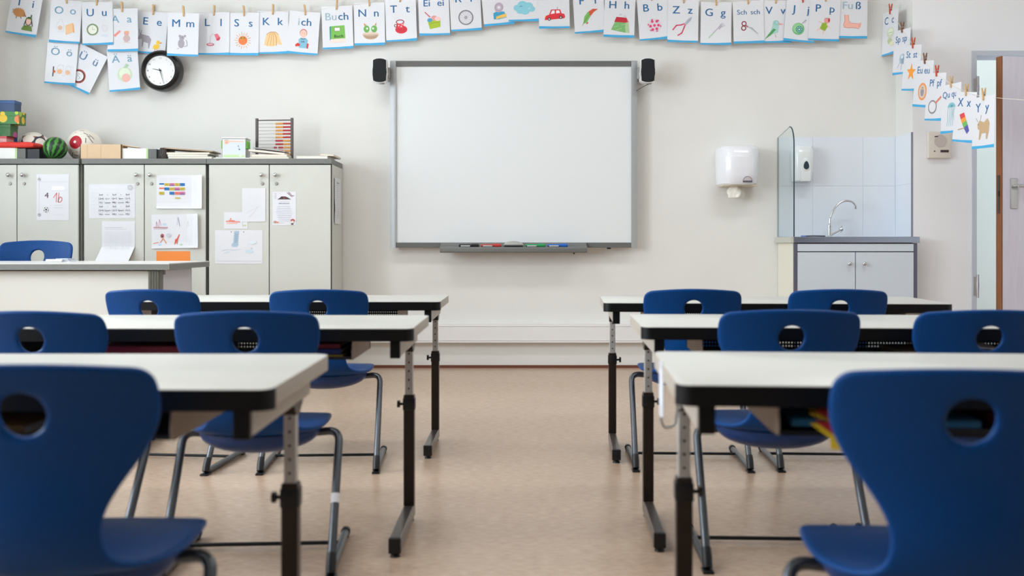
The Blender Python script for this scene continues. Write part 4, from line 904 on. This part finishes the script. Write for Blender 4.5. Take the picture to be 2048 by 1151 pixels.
PIC['T t'] = [E((216, 46, 66), 0, 19, 12, 8), E((236, 240, 244), -2, 8, 8, 6), Ring((206, 50, 80), -2, 4, 7.5, 1.6, ry=4.2), Pg((226, 70, 80), (-9, 5), (5, 5), (4, 16), (-8, 16)), E((220, 232, 240), -2, 4, 6, 3.2), E((255, 240, 240), -5, 11, 1.2), E((255, 240, 240), 0, 13, 1.2), E((255, 240, 240), 2, 9, 1.1), Ring((226, 70, 80), -11, 11, 2.6, 1.2)]
PIC['Ei ei'] = [Pg((170, 196, 50), (-13, 14), (12, 9), (12, 26), (-9, 30)), E((226, 160, 160), 0, 8, 6, 5), E((246, 206, 206), 7, 10, 6, 4.5), E((80, 160, 200), -9, 12, 5, 4), Ln((206, 50, 70), 1.6, (-18, -4), (-8, 6)), Ln((140, 160, 40), .6, (-11, 20), (12, 16))]
PIC['R r'] = [Ring((130, 126, 136), 0, 16, 14, 1.8), Ring((190, 186, 196), 0, 16, 12, .6), Ring((140, 130, 140), 0, 16, 2, 1)]+[Ln((196, 192, 202), .5, (2*math.cos(R(a)), 16+2*math.sin(R(a))), (12*math.cos(R(a)), 16+12*math.sin(R(a)))) for a in range(0, 360, 30)]
PIC['D d'] = [Pg((60, 160, 200), (-10, 30), (-10, 18), (-4, 15), (12, 16), (16, 28), (0, 31)), Pg((240, 196, 90), (-5, 25), (15, 20), (16, 27), (-5, 30)), E((196, 180, 196), 2, 7, 9, 10, 30), Ring((150, 136, 150), 2, 7, 7, .7), E((230, 226, 232), 2, 7, 3)]
PIC['W w'] = [E((140, 206, 222), x, y, r, r*.8) for x, y, r in ((-13, 16, 8), (-3, 10, 10), (9, 12, 9), (15, 18, 7), (2, 22, 9), (-8, 22, 7))]+[Ln((70, 130, 150), 1, (-9, 14), (-6, 12), (-3, 13)), Ln((230, 246, 250), 1, (8, 17), (10, 18), (12, 15))]
PIC['Au au'] = [Pg((222, 50, 60), (-19, 26), (-18, 18), (-10, 15), (-6, 5), (12, 5), (15, 13), (20, 14), (22, 20), (20, 23)), Pg((240, 240, 244), (-7, 14), (-4, 7), (1, 7), (1, 13)), Pg((240, 240, 244), (4, 7), (10, 7), (12, 12), (4, 13)), E(K, -10, 24, 3.2), E((220, 214, 200), -10, 24, 1.6), E(K, 13, 21, 3.2), E((220, 214, 200), 13, 21, 1.6), Ln(K, .6, (6, 5), (7, 0)), E((240, 200, 80), -18, 19, 1.4)]
PIC['F f'] = [Pg((120, 186, 96), (-13, 24), (-10, 10), (-3, 1), (6, -2), (2, 10), (-6, 22)), Pg((222, 80, 60), (-1, 0), (8, -5), (18, -4), (9, 2), (2, 10)), Ln((110, 120, 60), .8, (-15, 27), (-8, 16), (2, 4), (14, -3)), Pg((200, 90, 50), (-8, 25), (-4, 20), (-3, 24))]
PIC['H h'] = [Pg((126, 186, 116), (-16, 28), (-8, 10), (12, 12), (13, 33)), Pg((180, 206, 160), (12, 12), (18, 10), (21, 33), (13, 33)), Pg((196, 40, 60), (-10, 12), (-6, 2), (14, 3), (16, 12), (12, 13)), Pg((220, 110, 120), (14, 3), (19, 12), (16, 12)), Ln((190, 186, 196), 1, (0, -1), (2, -4), (5, -2)), Ln((190, 186, 196), 1, (8, 1), (11, -1), (14, 1))]+[E((206, 230, 190), -10+(i*7) % 24, 15+(i*5) % 14, .7) for i in range(12)]
PIC['B b'] = [E((222, 214, 226), 1, 14, 14)]+[E((226, 70, 120), 1+x, 14+y, 2.8) for x, y in ((0, 0), (-8, 1), (8, 0), (-4, -8), (5, -8), (-4, 8), (4, 7))]+[E((226, 80, 126), 1+12.4*math.cos(R(a)), 14+12.4*math.sin(R(a)), 2, 1.2, a+90) for a in range(10, 370, 60)]
PIC['Z z'] = [Ln((222, 80, 110), 2.6, (-20, 18), (-13, 9), (-4, 8), (4, 5)), Ln((222, 80, 110), 2.6, (-10, 29), (-2, 24), (2, 14), (5, 6)), Pg((176, 182, 196), (2, 6), (10, -4), (18, -9), (16, -2), (7, 8))]
PIC['G g'] = [Ln((180, 206, 180), 2.6, (-14, 29), (-4, 18)), Ln((176, 170, 186), 1.6, (-4, 18), (5, 8)), Pg((190, 184, 200), (3, 9), (9, 1), (13, 6), (7, 12)), Ln((170, 164, 180), 1, (9, 2), (13, -1)), Ln((170, 164, 180), 1, (11, 4), (16, 1)), Ln((170, 164, 180), 1, (12, 6), (18, 4))]
PIC['Sch sch'] = [Ring((216, 60, 90), -9, 3, 4.2, 1.8), Ring((216, 60, 90), -10, 12, 4.2, 1.8), Ln((190, 200, 204), 2, (-5, 6), (16, 22)), Ln((170, 180, 186), 1.6, (-5, 9), (6, 12), (18, 24)), Ln((216, 60, 90), 1.8, (-6, 6), (-2, 10))]
PIC['V v'] = [E((150, 206, 200), 0, 4, 6.5), Pg((170, 214, 206), (-6, 6), (6, 8), (4, 22), (-8, 26), (-12, 22)), Pg((80, 160, 90), (-5, 14), (0, 16), (-10, 27), (-23, 36), (-14, 24)), Pg((240, 150, 150), (6, 3), (16, 6), (6, 7)), E((240, 246, 240), 2, 2, 1.8), E(K, 2.4, 2, .8), Ln(BN, .8, (-2, 26), (0, 32))]
PIC['J j'] = [E((110, 186, 120), -3, 17, 12), E((150, 210, 150), -4, 16, 10), E((60, 150, 140), -1, 18, 7), E((226, 240, 230), -1, 18, 1.5)]+[E((220, 240, 230), -1+4.6*math.cos(R(a)), 18+4.6*math.sin(R(a)), 1, .7) for a in range(0, 360, 45)]+[Ln((150, 150, 156), .7, (4, 6), (8, 0), (11, -2), (10, 2), (6, 4))]
PIC['P p'] = [E((236, 160, 160), 5, 2, 6, 5.5), E((200, 60, 70), 9, 1, 2, 4), Pg((150, 180, 50), (-4, 7), (4, 6), (7, 14), (2, 23), (-9, 19)), Ln(SK, 1.8, (-5, 7), (-12, 4)), Ln(SK, 1.8, (5, 10), (13, 18)), Ln(SK, 2, (-7, 19), (-15, 22)), Ln(SK, 2, (-1, 22), (-2, 29)), Ln((130, 90, 80), .6, (0, -2), (8, -3))]
PIC['Fuß'] = [Pg((244, 186, 170), (-15, -4), (-7, -4), (-6, 8), (-2, 12), (12, 13), (18, 10), (19, 14), (17, 20), (14, 23), (0, 21), (-6, 22), (-15, 21), (-17, 16), (-14, 8)), Ln((206, 120, 110), .8, (-15, -4), (-14, 8), (-17, 16), (-15, 21), (-6, 22), (0, 21), (14, 23)), Ln((206, 120, 110), .6, (-7, -4), (-6, 8), (-2, 12), (12, 13)), Ln((206, 120, 110), .6, (13, 15), (18, 15)), Ln((206, 120, 110), .6, (13, 18), (17, 18))]
PIC['C c'] = [E((206, 214, 190), 2, 0, 14, 10), E((226, 230, 210), 2, -2, 10, 6), Ln((120, 180, 130), 1, (-6, 0), (10, 0)), E((190, 200, 160), 0, 16, 9, 6), E((226, 224, 190), 8, 22, 8, 5)]
PIC['Sp sp'] = [E((170, 190, 204), 6, 14, 13, 10), E((140, 166, 186), 8, 16, 8, 7), Ln((130, 150, 170), .8, (-4, 20), (-14, 30)), Ln((130, 150, 170), .8, (4, 22), (0, 34)), Ln((130, 150, 170), .8, (10, 22), (14, 34)), Ln((130, 150, 170), .8, (16, 20), (24, 32)), E((220, 230, 236), 4, 10, 4, 3)]
PIC['St st'] = [Pg((246, 160, 60), *[((17 if i % 2 == 0 else 7)*math.sin(R(36*i)), 8-(17 if i % 2 == 0 else 7)*math.cos(R(36*i))) for i in range(10)])]
PIC['Eu eu'] = [E((236, 150, 80), 0, 14, 15, 16), E((220, 200, 190), 0, 14, 11, 12.5), E((150, 150, 160), 0, 14, 6, 9), E((240, 210, 120), -2, 9, 1.5), E((240, 210, 120), 3, 9, 1.5)]
PIC['Pf pf'] = [Ring((160, 156, 160), -7, 18, 13, 3, ry=11), E((226, 226, 230), -7, 18, 11.5, 9.5), Ln((226, 130, 100), 4, (4, 10), (19, 0))]
PIC['Qu qu'] = [E((130, 190, 200), 2, -2, 12, 8, 0, 180, 360)]+[Ln((150, 200, 208), 1.3, (-8+5*i, -2), (-10+5*i+3*math.sin(i), 10), (-9+5*i, 20), (-12+6*i, 30)) for i in range(5)]+[E((90, 160, 180), 3, -4, 4, 2)]
PIC['X x'] = [Pg((222, 70, 70), (-15, -4), (-2, -8), (3, -1), (-10, 4)), Pg((240, 160, 60), (-10, 4), (3, -1), (7, 5), (-5, 11)), Pg((110, 180, 90), (-5, 11), (7, 5), (12, 12), (1, 18)), Pg((90, 90, 170), (1, 18), (12, 12), (18, 22), (12, 28)), Ln((190, 150, 110), 1.4, (-16, 22), (4, 18))]
PIC['Y y'] = [Pg((196, 168, 130), (-16, 2), (-10, -4), (2, 0), (12, -6), (18, 2), (16, 16), (12, 28), (8, 28), (8, 18), (-4, 18), (-8, 28), (-12, 28), (-10, 12), (-15, 10)), Ln((150, 130, 110), 1, (-15, -2), (-20, -8)), Ln((150, 130, 110), 1, (-8, -4), (-6, -12)), E(K, -13, 3, .8)]
DESC = {'I i': 'a hedgehog and a person in feathered headband', 'O o': 'a juice bottle and orange box', 'U u': 'a pale green clock', 'Ö ö': 'oil bottles', 'Ü ü': 'a red ring', 'A a': 'a monkey', 'Ä ä': 'a pale apple', 'E e': 'a donkey and a yellow duck', 'M m': 'a grey mouse', 'L l': 'a pink desk lamp', 'S s': 'an orange sun', 'K k': 'orange cloth folds', 'ich': 'a child in a blue shirt', 'Buch': 'a green book', 'N n': 'a nest with two green birds', 'T t': 'a red cup', 'Ei ei': 'an ice cream tub', 'R r': 'a wheel', 'D d': 'an opened tin', 'W w': 'a blue cloud', 'Au au': 'a red car', 'F f': 'a green and red feather', 'H h': 'a green house', 'B b': 'a pink dotted ball', 'Z z': 'pink pliers', 'G g': 'a fork', 'Sch sch': 'red scissors', 'V v': 'a green bird', 'J j': 'a green yo-yo', 'P p': 'a doll in a green dress', 'Fuß': 'a bare foot', 'C c': 'a pale green shape', 'Sp sp': 'a grey spider', 'St st': 'an orange star', 'Eu eu': 'an owl in an oval', 'Pf pf': 'a frying pan', 'Qu qu': 'a jellyfish', 'X x': 'a rainbow xylophone', 'Y y': 'a brown yak'}
def card_mesh(key, i, gar=False):
    if gar: L = letters(key, y=-25.5, dx=12.5, h=(11.5 if key == 'Qu qu' else 13) if len(key) > 3 else 15, ox=-2.5)
    elif key == 'ich': L = [Tx(LG, 'i', -10.5, -22.5, 15.2), Tx(LBc, 'ch', 4.5, -22.5, 15.2)]
    elif key == 'Buch': L = [Tx(LG, 'Bu', -12.5, -22.5, 15.2), Tx(LBc, 'ch', 12.5, -22.5, 15.2)]
    elif key == 'Fuß': L = [Tx(LG, 'Fu', -9, -23.5, 15.2), Tx(LBc, 'ß', 12, -23.5, 15.2)]
    elif key == 'Sch sch': L = [Tx(LBc, 'Sch', -12.5, -20, 9.5), Tx(LBc, 'sch', 14, -20, 9.5)]
    elif key == 'D d' or key == 'W w': L = letters(key)
    elif len(key) > 3: L = letters(key, dx=14, h=13.5)
    elif key in ('O o', 'Ö ö', 'Ä ä', 'A a'): L = letters(key, c=(120, 164, 190))  # letters paled as well, glare put into the ink colour
    elif key == 'Ü ü': L = letters(key, c=(90, 130, 170))
    else: L = letters(key)
    return L+[Ln((222, 224, 230), .3, (-30, -12), (30, -12))]+PIC[key]+[stripe(i)]
CS = 1/300.0
def make_pin():
    t = thing('clothespin', 'x', 'clothespin')
    for s in (-1, 1):
        bm = nb(); prof = [(s*.0015, -.034), (s*.008, -.030), (s*.0085, .002), (s*.0125, .034), (s*.0085, .036), (s*.003, .008), (s*.0008, -.010)]
        prism(bm, prof, 'x', -.0048, .0048, bev=.0006); obj('prong', bm, M_wood, t)
    bm = nb(); cyl(bm, (-.0065, 0, .004), (.0065, 0, .004), .0028, n=8); box(bm, -.0062, -.0052, -.010, .010, .000, .002); box(bm, .0052, .0062, -.010, .010, .000, .002); obj('spring', bm, M_steel, t, smooth=True)
    return t
pin0 = make_pin(); pins = [0]
def pin(loc, rz, tilt, lab, m=None):
    o = pin0 if pins[0] == 0 else dup(pin0); pins[0] += 1
    o.location = loc; o.rotation_euler = (0, R(tilt), rz); tag(o, lab, 'clothespin', 'clothespins on the two strings')
    if m:
        for c in o.children:
            if c.name.startswith('prong'): c.data = c.data.copy(); c.data.materials.clear(); c.data.materials.append(m)
    return o
cards = [('I i', 49, 28, 10, 0), ('O o', 131, 43, 3, 0), ('U u', 195, 47, -1, -1), ('A a', 245, 60, -1, 0), ('E e', 303, 65, 5, 2), ('M m', 366, 69, 1.5, -2.0), ('L l', 428, 67, .5, -1), ('S s', 487, 68, 1, 0), ('K k', 546, 65, 0, 1), ('ich', 607, 66, 4, 0), ('Buch', 675, 55, -2, 0), ('N n', 739, 48, -1, 1), ('T t', 802, 40, -2, 0), ('Ei ei', 868, 28, -2, 1), ('R r', 931, 19, -2.6, 0), ('D d', 995, 8, -5, 1), ('W w', 1048, 0, 0, 0), ('Au au', 1108, 14, -1.2, -1), ('F f', 1178, 23, -3.5, 1), ('H h', 1239, 32, 2, 0), ('B b', 1307, 37, -4, 1), ('Z z', 1366, 42, 1, 0), ('G g', 1432, 47, .8, 0), ('Sch sch', 1497, 44, -1.5, 1), ('V v', 1552, 43, 0, 2), ('J j', 1601, 41, 5, -1), ('P p', 1649, 39, 3, -2.0), ('Fuß', 1704, 34, 1, -1)]
GC = 'alphabet cards on the string along the wall'
strpts = []
def place_card(key, cx, cy, tilt, layer, i, lab, Y0=6.625):
    o = sheet('alphabet_card', 61.4, 85.4, card_mesh(key, i), CS, M_card); Y = Y0+layer*.0045
    p = WP(cx, cy, Y); o.location = p; o.rotation_euler = (0, R(tilt), 0); return tag(o, lab, 'card', GC), p, Y
pinned = {}
for i, (key, cx, cy, tilt, ly) in enumerate(cards):
    Y0 = 6.625 if key != 'M m' else 6.552
    if key == 'E e': Y0 = 6.655
    if key in ('O o', 'U u', 'A a'): Y0 = 6.615
    o, p, Y = place_card(key, cx, cy, tilt, ly, i, 'card lettered %s with %s' % (key, DESC[key]), Y0)
    top = p+Vector((math.sin(R(tilt))*.142, 0, math.cos(R(tilt))*.142)); strpts.append(top-Vector((0, -.0003, .002)))
    pin(top+Vector((0, 0, .010)), 0, -tilt*.5+(-3 if i % 2 else 3), 'clothespin holding the %s card with %s' % (key, DESC[key]), M_woodr if key == 'J j' else None)
for key, cx, cy, tilt, Y0 in (('Ö ö', 123, 126, 5, 6.628), ('Ü ü', 169, 138, 27, 6.640), ('Ä ä', 247, 139, -4, 6.632)):
    place_card(key, cx, cy, tilt, 0, 2, 'card lettered %s with %s, taped below another card' % (key, DESC[key]), Y0)
bm = nb(); tube(bm, [Vector((XL, 6.6, zpx(-60, 6.6)))]+strpts+[Vector(WP(1781, 14, 6.60))], .0012, 6)
simple('string', 'thin white string along the wall carrying the alphabet cards', 'string', bm, M_str, (0, 0, 0))
# right-hand string coming towards the room
gar = [('C c', 1781, 22, 3, None), ('Sp sp', 1806, 59, 5, M_woodb), ('St st', 1829, 90, 9, M_woodr), ('Eu eu', 1854, 121, 10, M_woodb), ('Pf pf', 1879, 146, 8, M_woodr), ('Qu qu', 1909, 168, 2, None), ('X x', 1941, 184, 9, None), ('Y y', 1977, 193, 2, None)]
gp = [Vector(WP(1772, 8, 6.66))]; rz = math.atan2(-.992, .1236)
for i, (key, cx, ty, tilt, pm) in enumerate(gar):
    rr = (cx-1024)/F; Y = 3.312/(rr+.1245); X = rr*Y; zt = zpx(ty, Y)
    if key == 'C c': pm = M_woodr
    o = sheet('alphabet_card', 61.4, 85.4, card_mesh(key, i, True), CS, M_card); a = R(tilt)
    dirv = Vector((math.cos(rz), math.sin(rz), 0)); nrm = Vector((math.sin(rz), -math.cos(rz), 0))
    off = nrm*(.004*i)
    top = Vector((X, Y, zt))+off
    o.location = top-dirv*math.sin(a)*.142-Vector((0, 0, 1))*math.cos(a)*.142; o.rotation_euler = (0, a, rz)
    tag(o, 'card lettered %s with %s, on the string to the door' % (key, DESC[key]), 'card', 'alphabet cards on the string to the door')
    gp.append(top-Vector((0, 0, .002))); pin(top+Vector((0, 0, .012)), rz, 2*(-1)**i, 'clothespin holding the %s card on the string towards the door' % key, pm)
gp += [WP(2048, 200, 5.21), Vector((2.76, 4.8, 1.60)), Vector((2.80, 4.3, 2.0)), Vector((2.82, 4.0, ZC))]
bm = nb(); tube(bm, gp, .0013, 6); simple('string', 'white string sloping down across the doorway with eight alphabet cards', 'string', bm, M_str, (0, 0, 0))

# ------------------------------------------------------------------ sink corner
SX0, SX1, SY, SZ = 1.782, 2.566, 6.29, .876
MT = mat('glazed_tile', (228, 235, 243), .16, coat=.4); MG = mat('tile_joint', (210, 217, 227), .6)
t = thing('tile_splashback', 'pale glazed tiles behind and beside the sink', 'tiles', (SX0, YW, SZ))
bm = nb(); tx = [.006, .334-.1, .570, XC-SX0-.006]; tz_ = [0, .342, .672]
for a, b in zip(tx, tx[1:]):
    for c_, d_ in zip(tz_, tz_[1:]): box(bm, a+.0012, b-.0012, -.008, -.0005, c_+.0012, d_-.0012, .001)
box(bm, .006, XC-SX0-.002, -.006, -.0003, 0, .671, mi=1); obj('rear_tiles', bm, [MT, MG], t)
bm = nb(); xx = XC-SX0
for c_, d_ in zip(tz_, tz_[1:]): box(bm, xx-.008, xx-.0005, -(YW-YR)+.001, -.010, c_+.0012, d_-.0012, .001)
box(bm, xx-.006, xx-.0003, -(YW-YR)+.002, -.008, 0, .671, mi=1); obj('side_tiles', bm, [mat('glazed_tile'), MG], t)
bm = nb(); box(bm, xx-.010, xx+.002, -(YW-YR)-.002, -(YW-YR)+.002, 0, .673); obj('edge_trim', bm, mat('tile_trim', (150, 152, 170), .4, .4), t)
# glass screen
t = thing('glass_screen', 'upright glass splash screen with rounded top corner left of the sink', 'glass screen', (SX0, SY, SZ))
D_ = YW-SY-.004; pr = [(0, 0), (D_, 0), (D_, .665)]+[(.10-.10*math.sin(R(a))*1.0, .705-.12+.12*math.cos(R(a))*1.0) for a in range(0, 91, 10)]
bm = nb(); prism(bm, pr, 'x', -.004, .004)
MGL = bpy.data.materials.new('clear_glass'); MGL.use_nodes = True; nt = MGL.node_tree
for n_ in list(nt.nodes):
    if n_.type != 'OUTPUT_MATERIAL': nt.nodes.remove(n_)
tr_ = nt.nodes.new('ShaderNodeBsdfTransparent'); tr_.inputs[0].default_value = (.955, .98, .975, 1); gl = nt.nodes.new('ShaderNodeBsdfGlossy'); gl.inputs['Roughness'].default_value = .03
mxs = nt.nodes.new('ShaderNodeMixShader'); mxs.inputs[0].default_value = .10
nt.links.new(tr_.outputs[0], mxs.inputs[1]); nt.links.new(gl.outputs[0], mxs.inputs[2]); nt.links.new(mxs.outputs[0], nt.nodes['Material Output'].inputs[0])
obj('glass_pane', bm, MGL, t)
bm = nb(); edge = [(0, y, z) for y, z in [(0, 0)]+pr[3:][::-1]]; tube(bm, edge, .0042, 8); obj('pane_edge', bm, mat('glass_edge', (46, 66, 84), .15), t, smooth=True)
bm = nb(); tube(bm, [(0, y, z) for y, z in [pr[3], pr[2]]], .0022, 6); tube(bm, [(0, D_, 0), (0, D_, .665)], .0022, 6); obj('pane_rim', bm, mat('glass_rim', (150, 168, 168), .3), t, smooth=True)
# sink unit
t = thing('sink_cupboard', 'low grey two-door sink cupboard in the corner by the door', 'cupboard', (SX0, SY, 0))
W_ = SX1-SX0; MSK = mat('sink_laminate', (206, 215, 225), .4); MSE = mat('sink_edge_dark', (92, 94, 110), .45)
bm = nb(); box(bm, .002, W_-.006, .02, YW-SY-.002, 0, SZ-.040); cb = obj('carcass', bm, [MSE, mat('sink_side_cream', (226, 224, 210), .5)], t)
for p in cb.data.polygons:
    if p.normal.x < -.9: p.material_index = 1
bm = nb(); box(bm, -.0, .020, -.001, .02, 0, SZ-.040); box(bm, W_-.026, W_-.006, -.001, .02, 0, SZ-.040); obj('side_edges', bm, MSE, t)
bm = nb(); box(bm, .022, W_-.028, 0, .018, SZ-.092, SZ-.045, .001); obj('apron', bm, MSK, t)
for a, b, kx in ((.022, W_/2-.006, W_/2-.046), (W_/2-.001, W_-.028, W_/2+.046)):
    bm = nb(); box(bm, a, b, 0, .018, .08, SZ-.098, .001); dr = obj('cupboard_door', bm, MSK, t)
    bm = nb(); kz = zpx(527, SY); cyl(bm, (kx, 0, kz), (kx, -.018, kz), .006); sph(bm, (kx, -.021, kz), .013, .010, .013, 16); obj('knob', bm, M_steel, dr, smooth=True)
t = thing('sink_worktop', 'thin stainless steel sink worktop on the corner cupboard', 'worktop', (SX0, SY, SZ-.038))
bm = nb(); w0, w1, y0, y1 = -.001, W_+.008, -.008, YW-SY-.010; h = .038
MSS = mat('sink_steel', (168, 178, 200), .22, 1)
box(bm, w0, w1, y0, y0+.06, 0, h, .002); box(bm, w0, W_, y1-.10, y1, 0, h-.001); box(bm, w0, .12, y0+.05, y1-.05, 0, h-.0005); box(bm, W_-.16, w1 if False else W_, y0+.05, .10, 0, h-.0005); box(bm, W_-.16, W_, .09, y1-.05, 0, h-.0005)
obj('steel_top', bm, MSS, t)
bm = nb(); bx0, bx1, by0, by1 = .12, W_-.16, y0+.06, y1-.10
box(bm, bx0, bx1, by0, by1, -.005+.006, .004); box(bm, bx0, bx0+.003, by0, by1, .001, h-.001); box(bm, bx1-.003, bx1, by0, by1, .001, h-.001); cyl(bm, ((bx0+bx1)/2, (by0+by1)/2, .004), ((bx0+bx1)/2, (by0+by1)/2, .006), .025); obj('basin', bm, MSS, t)
bm = nb(); prism(bm, [(.0, -.001), (YW-SY-.012, -.001), (YW-SY-.012, .037), (0, .037)], 'x', -.018, -.002); obj('side_ledge', bm, mat('ledge_beige', (196, 196, 184), .5), t)
# pen/brush in the sink corner
q = thing('dish_brush', 'blue-tipped dish brush lying on the sink worktop left of the tap', 'brush', (1.90, 6.44, SZ-.001))
bm = nb(); tube(bm, [(0, 0, .006), (.06, .01, .007), (.13, .015, .006)], .004, 8); obj('brush_handle', bm, mat('brush_dark', (60, 64, 76), .4), q, smooth=True)
bm = nb(); box(bm, -.03, .0, -.008, .008, 0, .010, .002); obj('brush_head', bm, mat('brush_blue', (90, 120, 200), .5), q)
# tap
p0 = WP(1659.5, 470, 6.56); p0.z = SZ-.001
t = thing('tap', 'chrome swan-neck tap standing on the sink worktop', 'tap', p0)
kk = 6.56/F
def tp(px, py, y=0): return ((px-1659.5)*kk, y, (473-py)*kk)
bm = nb(); cyl(bm, (0, 0, 0), (0, 0, .075), .0115, .0115); cyl(bm, (0, 0, 0), (0, 0, .01), .018, .014); cyl(bm, (0, 0, .066), (0, 0, .076), .0145); obj('tap_body', bm, M_chrome, t, smooth=True)
bm = nb(); tube(bm, catmull([tp(1660, 452), tp(1660, 438), tp(1663, 428), tp(1669, 416), tp(1678, 406), tp(1690, 400.5), tp(1702, 401.5), tp(1709, 407), tp(1711, 412)], 4), .0068, 12); cyl(bm, tp(1711, 410), tp(1711.5, 417), .0095); obj('spout', bm, M_chrome, t, smooth=True)
bm = nb(); tube(bm, [tp(1662, 468), tp(1681, 458)], [.008, .0068], 10); cyl(bm, tp(1680, 458.5), tp(1684, 456.5), .0125)
for a in range(0, 360, 90): cyl(bm, tp(1682.5, 457), Vector(tp(1682.5, 457))+Vector((.010*math.cos(R(a+60)), .016*math.sin(R(a)), .022*math.cos(R(a)))), .0045)
obj('tap_handle', bm, M_chrome, t, smooth=True)
# towel dispenser
def zs(*v): return v
c = WP(1485, 329, 6.46)
t = thing('towel_dispenser', 'large white paper towel dispenser on the wall left of the sink', 'dispenser', (c.x, YW-.001, c.z))
bm = nb(); n = 24; hw, D0 = .135, .215
def ring_(z, s, d): return [bm.verts.new((hw*s*math.cos(R(180*i/n)) if False else -hw*s+2*hw*s*i/n, -d*(1-abs(2*i/n-1)**3.2)**.5*.62-d*.38, z)) for i in range(n+1)]
zz = [(-.128, .86, .19), (-.118, .93, .20), (-.06, .975, .213), (.05, 1.0, .215), (.105, .985, .205), (.120, .96, .19), (.130, .90, .16), (.134, .75, .12)]
RR = []
for z, s, d in zz:
    r = ring_(z, s, d); r = [bm.verts.new((r[0].co.x, 0, z))]+r+[bm.verts.new((r[-1].co.x, 0, z))]; RR.append(r)
for a, b in zip(RR, RR[1:]):
    for i in range(len(a)): bm.faces.new((a[i], a[(i+1) % len(a)], b[(i+1) % len(a)], b[i]))
bm.faces.new(RR[0]); bm.faces.new(RR[-1])
obj('dispenser_cover', bm, mat('dispenser_white', (234, 236, 242), .16, coat=.5), t, smooth=True)
x0_ = .035; fy = -.207
bm = nb(); prism(bm, [(x0_+.030*math.cos(R(a)), -.112+.036*math.sin(R(a))) for a in range(0, 181, 12)], 'y', fy-.004, fy+.02); obj('window_slot', bm, mat('slot_grey', (196, 186, 190), .4), t)
bm = nb(); box(bm, x0_-.030, x0_+.030, fy-.006, fy, -.114, -.103); tube(bm, [(x0_+.030*math.cos(R(a)), fy-.004, -.112+.036*math.sin(R(a))) for a in range(0, 181, 12)], .0016, 6); obj('slot_rim', bm, mat('slot_rim', (90, 88, 98), .4), t)
bm = nb(); box(bm, -hw*.84, hw*.84, -.17, -.01, -.135, -.1265, .002); obj('base_plate', bm, mat('dispenser_base', (206, 196, 170), .4), t)
bm = nb()
def fp(u, v):
    a = 2*math.pi*u; r = (.024+.010*math.sin(3*a)+.005*math.sin(7*a+v*6))*(.75+.6*math.sin(v*2.6)); return Vector((-.012+r*1.4*math.cos(a), -.10+r*math.sin(a), -.134-.075*v))
grid(bm, fp, 40, 12); bmesh.ops.remove_doubles(bm, verts=bm.verts[:], dist=1e-4); obj('paper_towel', bm, mat('tissue', (240, 238, 230), .8), t, smooth=True, sharp=0)
# soap dispenser
c = WP(1611, 326, 6.56)
t = thing('soap_dispenser', 'white soap dispenser with dark oval window on the tiles', 'dispenser', (c.x, YW-.009, c.z))
bm = nb(); RR = []; n = 16; hw = .070
for z, s, d in ((-.118, .80, .070), (-.112, .88, .082), (-.05, .97, .10), (.06, 1, .105), (.100, .97, .095), (.114, .9, .08), (.120, .78, .05)):
    r = [bm.verts.new((-hw*s, 0, z))]+[bm.verts.new((-hw*s+2*hw*s*i/n, -d*.45-d*.55*(1-abs(2*i/n-1)**4)**.5, z)) for i in range(n+1)]+[bm.verts.new((hw*s, 0, z))]; RR.append(r)
for a, b in zip(RR, RR[1:]):
    for i in range(len(a)): bm.faces.new((a[i], a[(i+1) % len(a)], b[(i+1) % len(a)], b[i]))
bm.faces.new(RR[0]); bm.faces.new(RR[-1]); obj('dispenser_cover', bm, mat('soap_white', (232, 238, 240), .2, coat=.4), t, smooth=True)
bm = nb(); ov = lambda w_, h_, z0: [(.006+w_*math.cos(R(a))*(1 if math.sin(R(a)) < 0 else .82+.18*(1-math.sin(R(a)))), z0+h_*math.sin(R(a))*(1.3 if math.sin(R(a)) > 0 else .8)) for a in range(0, 360, 15)]
prism(bm, ov(.031, .042, -.018), 'y', -.109, -.095, bev=.002); prism(bm, [(-.022, -.118), (.036, -.118), (.040, -.02), (-.026, -.02)], 'y', -.106, -.06, bev=.003); obj('push_plate', bm, mat('soap_white'), t, smooth=True)
bm = nb(); prism(bm, ov(.018, .026, -.020), 'y', -.112, -.105); obj('oval_window', bm, mat('soap_window', (30, 52, 66), .1, coat=.6), t)
# intercom
c = WP(1877, 290, 6.39)
t = thing('intercom', 'beige wall intercom with round speaker grille beside the door', 'intercom', (c.x, YR-.001, c.z))
bm = nb(); box(bm, -.072, .072, -.034, 0, -.085, .085, .006); obj('housing', bm, mat('intercom_beige', (222, 214, 204), .45), t, smooth=True)
bm = nb(); cyl(bm, (.004, -.034, .025), (.004, -.037, .025), .041, .040, 32)
obj('speaker_grille', bm, mat('grille_taupe', (196, 186, 180), .6), t, smooth=True)
bm = nb(); box(bm, .004, .056, -.0365, -.033, -.048, -.033); box(bm, -.034, -.012, -.037, -.033, .050, .056); cyl(bm, (-.034, -.033, -.041), (-.034, -.0365, -.041), .004); obj('display', bm, mat('display_dark', (60, 44, 46), .3), t)
